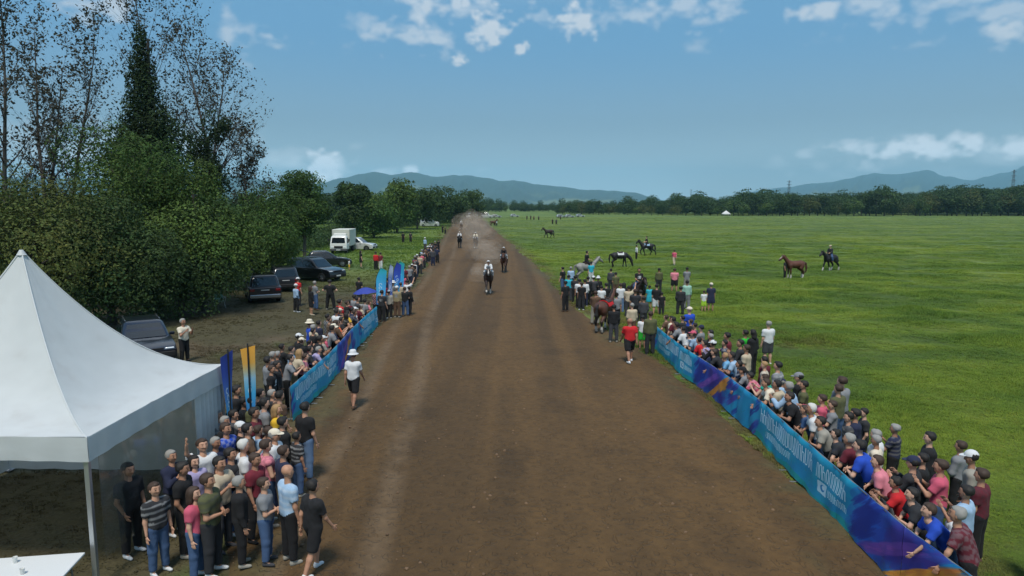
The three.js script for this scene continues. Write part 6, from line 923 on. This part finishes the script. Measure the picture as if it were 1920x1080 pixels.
// ================================================================ crowds along the banners
/** rows of people along a path: [distance along, offset behind, turn, pose, top, low, hair, cap] */
function line(list, place, phrase, group) { const V = rngOf(list.length * 7 + 3); list.forEach((q, i) => { const [s, off0, turn0, pose, tk, tc, lk, lc, hair, ck, cc, x = {}] = q, banner_ = pose.startsWith('lean'), off = off0 + (banner_ ? (V() - .5) * .1 : (V() - .5) * .25), turn = turn0 + (V() - .5) * (banner_ ? 34 : 44), pose2 = pose === 'lean' ? ['lean', 'lean3', 'leanone', 'lean2', 'lean', 'leanfar', 'lean3'][Math.floor(V() * 7)] : pose === 'leanfar' ? ['leanfar', 'leanfar', 'lean', 'leanone'][Math.floor(V() * 4)] : pose, p = place(typeof s === 'number' ? s + (V() - .5) * .22 : s, off), low = [lk, lc], cap = ck ? [ck, cc] : null; person({ x: p.x, z: p.z, turn, pose: pose2, top: [tk, tc], low, hair, cap, group, h: 1.52 + V() * .28, ...x, label: short(`person in ${word(tc)} ${KINDW[tk]}${cap ? ` and ${word(cap[1])} ${cap[0]}` : ''}, ${phrase(i, off)}`) }); }); }
{
  const P = paths.meadow, F = P.len, place = (s, off) => { const n = P.side(F - s); if (n.x < 0) n.negate(); return P.at(F - s).addScaledVector(n, off); };           // s from the far end
  const Lr = [ // leaning on the meadow-side banner, far to near
    [.35, .5, -120, 'lean', 'tshirt', 'brown', 'trousers', 'black', 'brown'], [.95, .5, -115, 'stand', 'tshirt', 'cream', 'trousers', 'stone', 'black'], [1.6, .52, -120, 'lean', 'tshirt', 'maroon', 'trousers', 'black', 'black'], [2.15, .5, -115, 'leanfar', 'tshirt', 'charcoal', 'jeans', 'denim', 'black'], [2.8, .52, -118, 'lean', 'tshirt', 'grey', 'trousers', 'black', 'black'], [3.4, .5, -122, 'lean', 'tshirt', 'white', 'trousers', 'black', 'black'], [4.0, .52, -116, 'lean', 'tshirt', 'white', 'shorts', 'navy', 'black', 'cap', 'black'], [4.6, .5, -118, 'leanfar', 'tshirt', 'sky', 'jeans', 'denim', 'brown', 'cap', 'rose'], [5.2, .5, -122, 'lean', 'tshirt', 'red', 'trousers', 'black', 'black'], [5.8, .52, -116, 'leanfar', 'tshirt', 'lavender', 'trousers', 'grey', 'black'], [6.4, .5, -120, 'lean', 'shirt', 'black', 'trousers', 'black', 'black', 'cap', 'white'], [7.0, .5, -118, 'leanfar', 'tshirt', 'charcoal', 'trousers', 'black', 'brown'], [7.6, .5, -122, 'lean', 'tshirt', 'lightblue', 'jeans', 'denim', 'blond'], [8.2, .52, -116, 'lean', 'tshirt', 'sky', 'trousers', 'grey', 'black'], [8.8, .5, -120, 'leanfar', 'tshirt', 'navy', 'jeans', 'denim', 'black'], [9.4, .52, -118, 'lean', 'tshirt', 'grey', 'trousers', 'black', 'black', 'cap', 'black'], [10.0, .5, -122, 'leanfar', 'tshirt', 'rose', 'trousers', 'darkgrey', 'black'], [10.6, .52, -116, 'lean', 'vest', 'teal', 'jeans', 'denim', 'brown'], [11.15, .5, -120, 'leanfar', 'tshirt', 'cream', 'trousers', 'khaki', 'brown'], [11.7, .5, -122, 'lean', 'tshirt', 'beige', 'trousers', 'brown', 'black'], [12.25, .52, -118, 'lean', 'shirt', 'sky', 'trousers', 'black', 'grey'], [12.8, .5, -116, 'leanfar', 'tshirt', 'black', 'trousers', 'black', 'black'], [13.4, .52, -120, 'lean', 'tshirt', 'denim', 'trousers', 'black', 'brown'], [14.0, .5, -118, 'lean', 'tshirt', 'white', 'jeans', 'denim', 'white'], [14.6, .5, -120, 'leanfar', 'tshirt', 'stone', 'trousers', 'black', 'black'], [15.2, .5, -118, 'lean', 'tshirt', 'charcoal', 'trousers', 'black', 'black'], [15.8, .52, -122, 'lean', 'tshirt', 'maroon', 'jeans', 'denim', 'grey'], [16.4, .5, -116, 'lean', 'tshirt', 'blue', 'trousers', 'black', 'black'], [17.0, .5, -120, 'leanfar', 'tshirt', 'pink', 'trousers', 'grey', 'brown'], [17.6, .52, -118, 'lean', 'tshirt', 'red', 'trousers', 'black', 'black'], [18.2, .5, -120, 'lean', 'tshirt', 'charcoal', 'trousers', 'black', 'black'], [18.8, .5, -118, 'leanfar', 'tshirt', 'blue', 'jeans', 'denim', 'brown'], [19.4, .5, -120, 'lean', 'tshirt', 'maroon', 'trousers', 'black', 'grey'],
  ];
  line(Lr, place, (i) => `${ORD[i]} from the far end leaning on the meadow-side banner`, 'crowd leaning on the meadow-side banner');
  const fillTop = ['charcoal', 'white', 'grey', 'black', 'navy', 'beige', 'maroon', 'sky', 'olive', 'rose', 'darkgrey', 'cream'], fillHair = ['black', 'brown', 'black', 'grey'], RF = rngOf(71);
  const second = [[1.2, 1.1, -130, 'stand', 'tshirt', 'black', 'trousers', 'black', 'brown'], [2.4, 1.15, -120, 'easy', 'tshirt', 'darkgrey', 'jeans', 'denim', 'black'], [4.3, 1.1, -125, 'film', 'tshirt', 'black', 'trousers', 'black', 'black'], [5.6, 1.1, -120, 'stand', 'tshirt', 'burgundy', 'trousers', 'black', 'black'], [6.8, 1.05, -130, 'film', 'shirt', 'charcoal', 'trousers', 'black', 'black'], [9.0, 1.1, -125, 'easy', 'tshirt', 'beige', 'jeans', 'denim', 'blond'], [9.9, 1.05, -120, 'stand', 'tshirt', 'grey', 'trousers', 'darkgrey', 'black'], [11.2, 1.1, -128, 'easy', 'jacket', 'black', 'trousers', 'black', 'black', 'cap', 'grey'], [12.9, 1.15, -120, 'film', 'tshirt', 'grey', 'trousers', 'black', 'brown'], [14.2, 1.1, -130, 'stand', 'tshirt', 'navy', 'jeans', 'denim', 'black'], [15.4, 1.1, -122, 'easy', 'tshirt', 'white', 'trousers', 'black', 'grey'], [16.7, 1.15, -125, 'stand', 'tshirt', 'black', 'trousers', 'charcoal', 'black'], [17.4, 1.2, -120, 'film', 'tshirt', 'rose', 'jeans', 'denim', 'brown']];
  const third = [[12.2, 1.75, -125, 'stand', 'tshirt', 'olive', 'jeans', 'denim', 'brown'], [13.6, 1.7, -120, 'easy', 'tshirt', 'charcoal', 'trousers', 'black', 'black'], [14.8, 1.8, -128, 'film', 'tshirt', 'navy', 'trousers', 'black', 'grey'], [15.9, 1.75, -120, 'stand', 'jacket', 'black', 'trousers', 'black', 'black'], [16.9, 1.9, -125, 'easy', 'tshirt', 'stone', 'jeans', 'denim', 'black', 'cap', 'white'], [17.7, 1.8, -120, 'stand', 'tshirt', 'maroon', 'trousers', 'black', 'brown'], [18.4, 1.2, -122, 'film', 'tshirt', 'sky', 'trousers', 'black', 'black'], [18.6, 2.3, -124, 'easy', 'tshirt', 'black', 'trousers', 'charcoal', 'black'], [16.0, 2.5, -122, 'folded', 'shirt', 'grey', 'trousers', 'black', 'brown']];
  line(third, place, (i) => `${ORD[i]} from the far end in the loose third row of the meadow side`, 'third row on the meadow side');
  for (let i = 0; i < 14; i++) second.push([.6 + i * 1.36, .86 + RF() * .3, -124, ['stand', 'easy', 'film', 'folded', 'point'][i % 5], i % 3 ? 'tshirt' : 'shirt', fillTop[i % 12], i % 4 ? 'trousers' : 'shorts', ['black', 'charcoal', 'navy', 'stone'][i % 4], fillHair[i % 4], ...(i % 5 === 2 ? ['cap', 'navy'] : [0, 0]), { h: i % 6 === 1 ? 1.3 : 1.55 + RF() * .2 }]); second.sort((a, b) => a[0] - b[0]);
  line(second, place, (i) => `${ORD[i]} from the far end in the meadow-side second row`, 'second row behind the meadow-side banner');
}
{
  const P = paths.tent, F = P.len, place = (s, off) => { const n = P.side(F - s); if (n.x > 0) n.negate(); return P.at(F - s).addScaledVector(n, off); };
  const Lr = [
    [.4, .5, 118, 'lean', 'tshirt', 'pink', 'trousers', 'black', 'brown'], [1.0, .5, 120, 'lean', 'tshirt', 'grey', 'trousers', 'black', 'black'], [1.6, .52, 116, 'stand', 'tshirt', 'darkgrey', 'jeans', 'denim', 'black'], [2.2, .5, 122, 'leanfar', 'tshirt', 'beige', 'trousers', 'black', 'grey'], [2.8, .5, 118, 'lean', 'tshirt', 'maroon', 'trousers', 'black', 'black'], [3.4, .52, 120, 'lean', 'tshirt', 'white', 'shorts', 'black', 'black', 'cap', 'white'], [4.0, .5, 116, 'lean', 'tshirt', 'navy', 'jeans', 'denim', 'black'], [4.6, .5, 122, 'leanfar', 'tshirt', 'navy', 'trousers', 'grey', 'brown'], [5.2, .52, 118, 'lean', 'tshirt', 'yellow', 'jeans', 'denim', 'black'], [5.8, .5, 120, 'leanfar', 'vest', 'black', 'trousers', 'black', 'black', 0, 0, { long: 1 }], [6.4, .5, 116, 'lean', 'tshirt', 'charcoal', 'trousers', 'black', 'black'], [7.0, .52, 122, 'lean', 'tshirt', 'orange', 'jeans', 'denim', 'brown'], [7.6, .5, 118, 'lean', 'tshirt', 'red', 'trousers', 'black', 'black'], [8.2, .5, 120, 'leanfar', 'shirt', 'brown', 'trousers', 'black', 'brown'], [8.8, .52, 116, 'lean', 'tshirt', 'navy', 'jeans', 'denim', 'black', 'hat', 'cream'], [9.4, .5, 122, 'lean', 'tshirt', 'grey', 'trousers', 'black', 'black'], [10.0, .5, 118, 'leanfar', 'tshirt', 'rose', 'trousers', 'grey', 'brown'], [10.6, .52, 120, 'lean', 'tshirt', 'stone', 'jeans', 'denim', 'black', 'cap', 'white'], [11.2, .5, 116, 'lean', 'tshirt', 'black', 'trousers', 'black', 'black'], [11.8, .5, 122, 'leanfar', 'tshirt', 'lavender', 'trousers', 'black', 'grey'], [12.4, .52, 118, 'lean', 'tshirt', 'charcoal', 'jeans', 'denim', 'black'], [13.0, .5, 120, 'lean', 'tshirt', 'pink', 'trousers', 'black', 'brown'], [13.6, .5, 116, 'lean', 'tshirt', 'beige', 'trousers', 'khaki', 'blond', 0, 0, { long: 1 }], [14.2, .52, 122, 'lean', 'tshirt', 'grey', 'trousers', 'black', 'black'], [14.8, .5, 118, 'easy', 'jacket', 'black', 'trousers', 'black', 'black'], [15.4, .5, 120, 'easy', 'tshirt', 'black', 'trousers', 'charcoal', 'brown'],
  ];
  line(Lr, place, (i) => `${ORD[i]} from the far end leaning on the tent-side banner`, 'crowd leaning on the tent-side banner');
  const second = [[1.2, 1.1, 130, 'stand', 'tshirt', 'maroon', 'trousers', 'black', 'black'], [3.0, 1.15, 120, 'stand', 'tshirt', 'red', 'trousers', 'black', 'black', 0, 0, { h: 1.85, wide: 1.1 }], [4.4, 1.1, 125, 'easy', 'tshirt', 'navy', 'jeans', 'denim', 'black'], [6.0, 1.15, 120, 'film', 'tshirt', 'charcoal', 'trousers', 'black', 'black'], [8.3, 1.2, 125, 'stand', 'tshirt', 'blue', 'trousers', 'navy', 'black', 'hat', 'cream'], [9.2, 1.1, 120, 'easy', 'tshirt', 'black', 'trousers', 'black', 'black'], [11.0, 1.15, 128, 'stand', 'tshirt', 'black', 'trousers', 'black', 'black', 'cap', 'white'], [12.2, 1.2, 120, 'film', 'jacket', 'black', 'trousers', 'charcoal', 'black'], [13.0, 1.15, 125, 'easy', 'tshirt', 'charcoal', 'trousers', 'black', 'grey'], [14.0, 1.2, 120, 'stand', 'jacket', 'black', 'jeans', 'denim', 'black']];
  const fT = ['grey', 'black', 'rose', 'charcoal', 'white', 'brown', 'navy', 'beige', 'maroon', 'black', 'sky', 'darkgrey'], RF = rngOf(73); for (let i = 0; i < 13; i++) second.push([.5 + i * 1.18, .85 + RF() * .3, 124, ['easy', 'stand', 'folded', 'film', 'point'][i % 5], i % 3 ? 'tshirt' : 'shirt', fT[i % 12], 'trousers', ['black', 'charcoal', 'navy', 'darkgrey'][i % 4], ['black', 'brown', 'black', 'grey'][i % 4], ...(i % 6 === 3 ? ['cap', 'cream'] : [0, 0]), { h: i % 6 === 2 ? 1.3 : 1.55 + RF() * .2 }]); second.sort((a, b) => a[0] - b[0]);
  line(second, place, (i) => `${ORD[i]} from the far end in the tent-side second row`, 'second row behind the tent-side banner');
}
// ---------------------------------------------------------------- the crowd between the tent and the near end of the banner
const tentCrowd = [
  [410, 962, 80, 'easy', 'tshirt', 'navy', 'trousers', 'charcoal', 'grey'], [430, 944, 75, 'stand', 'tshirt', 'blue', 'jeans', 'denim', 'brown'], [428, 916, 85, 'stand', 'shirt', 'black', 'trousers', 'black', 'grey'], [456, 930, 95, 'stand', 'tshirt', 'black', 'trousers', 'black', 'grey', 'cap', 'white'], [482, 908, 105, 'stand', 'tshirt', 'maroon', 'trousers', 'charcoal', 'black'], [500, 886, 110, 'easy', 'tshirt', 'grey', 'trousers', 'black', 'black'], [524, 892, 110, 'stand', 'shirt', 'yellow', 'jeans', 'denim', 'blond', 0, 0, { long: 1, h: 1.62 }], [510, 936, 115, 'folded', 'jacket', 'charcoal', 'trousers', 'black', 'brown'], [534, 930, 120, 'easy', 'jacket', 'black', 'trousers', 'black', 'black', 0, 0, { wide: 1.1 }], [462, 990, 110, 'easy', 'tshirt', 'white', 'trousers', 'stone', 'white'], [506, 992, 100, 'folded', 'vest', 'pink', 'jeans', 'denim', 'brown'], [435, 870, 95, 'stand', 'tshirt', 'charcoal', 'trousers', 'black', 'black', 0, 0, { h: 1.3 }], [462, 872, 100, 'easy', 'jacket', 'black', 'trousers', 'black', 'black'], [492, 858, 105, 'film', 'jacket', 'black', 'jeans', 'denim', 'black'], [514, 846, 110, 'stand', 'tshirt', 'charcoal', 'trousers', 'black', 'grey'], [388, 985, 60, 'wave', 'tshirt', 'white', 'trousers', 'black', 'brown'],
  [350, 1040, 85, 'easy', 'tshirt', 'black', 'trousers', 'black', 'black'], [300, 1075, 70, 'stand', 'tshirt', 'charcoal', 'jeans', 'denim', 'brown'], [545, 1062, 130, 'stand', 'tshirt', 'sky', 'trousers', 'black', 'bald'], [590, 1082, 150, 'walk', 'tshirt', 'black', 'shorts', 'black', 'black', 0, 0, { shoe: 'white' }], [400, 1078, 90, 'folded', 'tshirt', 'olive', 'trousers', 'charcoal', 'brown'], [455, 1068, 100, 'stand', 'jacket', 'black', 'trousers', 'black', 'grey'], [250, 1040, 60, 'easy', 'tshirt', 'black', 'trousers', 'black', 'black', 0, 0, {}],
  [444, 896, 88, 'folded', 'tshirt', 'darkgrey', 'trousers', 'charcoal', 'black'], [470, 946, 98, 'film', 'tshirt', 'brown', 'jeans', 'denim', 'black'], [488, 932, 104, 'easy', 'shirt', 'sky', 'trousers', 'black', 'brown'], [520, 960, 112, 'stand', 'tshirt', 'white', 'trousers', 'navy', 'grey', 'cap', 'cream'], [440, 1000, 92, 'folded', 'shirt', 'charcoal', 'jeans', 'denim', 'black'], [484, 1020, 100, 'easy', 'tshirt', 'burgundy', 'trousers', 'black', 'brown'], [420, 1030, 86, 'film', 'tshirt', 'beige', 'trousers', 'darkgrey', 'black'], [536, 1002, 118, 'easy', 'tshirt', 'navy', 'shorts', 'khaki', 'brown'], [372, 1010, 74, 'stand', 'shirt', 'lavender', 'trousers', 'black', 'black', 0, 0, { long: 1, h: 1.62 }], [502, 1062, 104, 'folded', 'tshirt', 'grey', 'jeans', 'denim', 'brown'], [330, 1000, 70, 'film', 'jacket', 'navy', 'trousers', 'black', 'grey'], [372, 1084, 84, 'stand', 'tshirt', 'rose', 'jeans', 'denim', 'brown', 0, 0, { long: 1, h: 1.6 }], [478, 876, 100, 'stand', 'tshirt', 'olive', 'trousers', 'black', 'black'], [448, 852, 96, 'easy', 'tshirt', 'black', 'trousers', 'charcoal', 'black'], [528, 862, 112, 'easy', 'tshirt', 'brown', 'trousers', 'black', 'black'], [416, 892, 84, 'folded', 'tshirt', 'grey', 'trousers', 'black', 'grey'], [560, 936, 135, 'stand', 'tshirt', 'charcoal', 'jeans', 'denim', 'black', 0, 0, { h: 1.4 }],
];
line(tentCrowd.map((q) => [[q[0], q[1]], 0, ...q.slice(2)]), (s) => at(s[0], s[1]), (i) => ['with grey hair nearest the tent side', 'in royal blue beside the tent', 'at the foot of the blue flag', 'in the crowd by the tent', 'at the centre of the crowd by the tent', 'right of the maroon shirt by the tent', 'with fair hair at the banner end', 'in front of the maroon shirt', 'broad-backed at the banner end', 'with white hair in the near crowd', 'with bare arms in the near crowd', 'small, under the two near flags', 'between the two near flags', 'right of the orange-topped flag', 'behind the banner end near the flags', 'raising an arm by the tent corner', 'at the bottom of the near crowd', 'near the tent leg at the bottom', 'with shaven head at the bottom of the picture', 'stepping onto the track at the bottom', 'second from the tent leg at the bottom', 'third from the tent leg at the bottom', 'under the tent edge', 'left of the white cap by the tent', 'with hands up before the maroon shirt', 'between maroon shirt and broad-backed figure', 'in front of the broad-backed figure', 'behind the white-haired one', 'below the bare-armed one', 'with hands up near the tent leg', 'in khaki shorts by the track edge', 'with long hair close by the tent', 'lowest in the middle of the near crowd', 'half inside the tent', 'with long hair at the very bottom', 'right below the orange-topped flag', 'behind the small one under the flags', 'behind the fair-haired one', 'next to the tent corner curtain', 'small, beside the black-shirted one at the banner end'][i], 'crowd between tent and banner');
// ---------------------------------------------------------------- knot of people past the far end of the tent-side banner, and the line beyond
const knot = [[706, 600, 150, 'stand', 'tshirt', 'maroon', 'trousers', 'black', 'black'], [717, 604, 155, 'easy', 'tshirt', 'charcoal', 'trousers', 'black', 'black'], [730, 598, 160, 'stand', 'shirt', 'stone', 'trousers', 'black', 'black', 'cap', 'white'], [745, 598, 165, 'stand', 'shirt', 'khaki', 'trousers', 'brown', 'grey', 'cap', 'white'], [760, 596, 160, 'folded', 'tshirt', 'black', 'jeans', 'denim', 'brown'], [768, 594, 150, 'easy', 'jacket', 'black', 'trousers', 'black', 'black'], [722, 585, 150, 'stand', 'tshirt', 'burgundy', 'trousers', 'black', 'brown'], [738, 580, 155, 'stand', 'tshirt', 'grey', 'trousers', 'black', 'black', 'hat', 'white'], [752, 577, 160, 'film', 'tshirt', 'beige', 'trousers', 'darkgrey', 'brown'], [764, 575, 150, 'wave', 'tshirt', 'white', 'trousers', 'navy', 'black'], [712, 572, 140, 'stand', 'tshirt', 'black', 'trousers', 'black', 'black'], [728, 566, 150, 'stand', 'jacket', 'navy', 'trousers', 'black', 'black'], [744, 562, 150, 'easy', 'tshirt', 'charcoal', 'jeans', 'denim', 'brown'], [758, 556, 150, 'stand', 'tshirt', 'rose', 'trousers', 'black', 'black']];
line(knot.map((q) => [[q[0], q[1]], 0, ...q.slice(2)]), (s) => at(s[0], s[1]), (i) => `${ORD[i]} of the knot past the tent-side banner, near ones first`, 'knot past the end of the tent-side banner');
{
  const R = rngOf(909), cols = ['charcoal', 'maroon', 'grey', 'brown', 'black', 'white', 'darkgrey', 'burgundy', 'navy', 'beige', 'black', 'rose', 'stone', 'charcoal', 'sky', 'black', 'brown', 'navy', 'charcoal', 'white', 'black', 'darkgrey', 'navy', 'black'], list = [];
  for (let i = 0; i < 24; i++) { const f = i / 23, px = lerp(764, 818, Math.pow(f, .8)) - R() * 10, py = lerp(552, 478, Math.pow(f, .62)) + R() * 4; list.push([[px, py], 0, 140 + R() * 30, ['stand', 'easy', 'film', 'folded'][i % 4], i % 5 ? 'tshirt' : 'jacket', cols[i], 'trousers', ['black', 'charcoal', 'navy', 'darkgrey'][i % 4], ['black', 'brown', 'grey'][i % 3], ...(i % 7 === 3 ? ['cap', 'white'] : [])]); }
  list.push([[812, 500], 0, 170, 'stand', 'shirt', 'darkgrey', 'trousers', 'navy', 'black'], [[820, 495], 0, 160, 'stand', 'tshirt', 'navy', 'trousers', 'black', 'black'], [[806, 484], 0, 165, 'easy', 'tshirt', 'white', 'trousers', 'black', 'black'], [[797, 470], 0, 160, 'stand', 'shirt', 'sky', 'trousers', 'darkgrey', 'grey', 'cap', 'white'], [[822, 472], 0, 160, 'stand', 'tshirt', 'black', 'trousers', 'black', 'black']);
  line(list, (s) => at(s[0], s[1]), (i) => `${ORD[i]} up the track in the line beyond the tent-side banner`, 'line of spectators beyond the tent-side banner');
}
console.log('people', nPeople, 'horses', nHorses);
// ================================================================ dust raised by the horses
{
  const R = rngOf(313), geo = new THREE.IcosahedronGeometry(1, 2), p = geo.attributes.position; for (let i = 0; i < p.count; i++) { const k = .8 + .4 * noise3(p.getX(i) * 1.9 + 5, p.getY(i) * 1.9, p.getZ(i) * 1.9); p.setXYZ(i, p.getX(i) * k, p.getY(i) * k, p.getZ(i) * k); } geo.computeVertexNormals();
  const spots = []; const puff = (px, py, h, r) => { const q = at(px, py); spots.push([q.x + (R() - .5) * r, Math.max(.25, h), q.z + (R() - .5) * r * 2, r]); };
  for (let i = 0; i < 24; i++) { const f = R(); puff(lerp(862, 915, R()), lerp(458, 418, f), .6 + R() * 1.4, 1.2 + f * 2.2); } for (let i = 0; i < 16; i++) puff(lerp(878, 930, R()), lerp(505, 462, R()), .5 + R() * .6, .7 + R() * .7); for (let i = 0; i < 6; i++) puff(lerp(896, 912, R()), lerp(538, 505, R()), .4 + R() * .5, .5 + R() * .4);
  const m = new THREE.InstancedMesh(geo, new THREE.MeshStandardMaterial({ color: new THREE.Color(.46, .38, .31), roughness: 1, transparent: true, opacity: .065, depthWrite: false }), spots.length); spots.forEach(([x, y, z, r], i) => m.setMatrixAt(i, M4(x, y, z, R() * 3, R() * 3, R() * 3, r, r * .7, r * 1.3)));
  m.name = 'dust'; tag(m, 'pale brown dust hanging over the track behind the galloping horses', null, null, 'stuff'); scene.add(m);
}
for (const [l, n] of labels) if (n > 1) console.log('label x' + n + ': ' + l);
renderer.render(scene, camera);
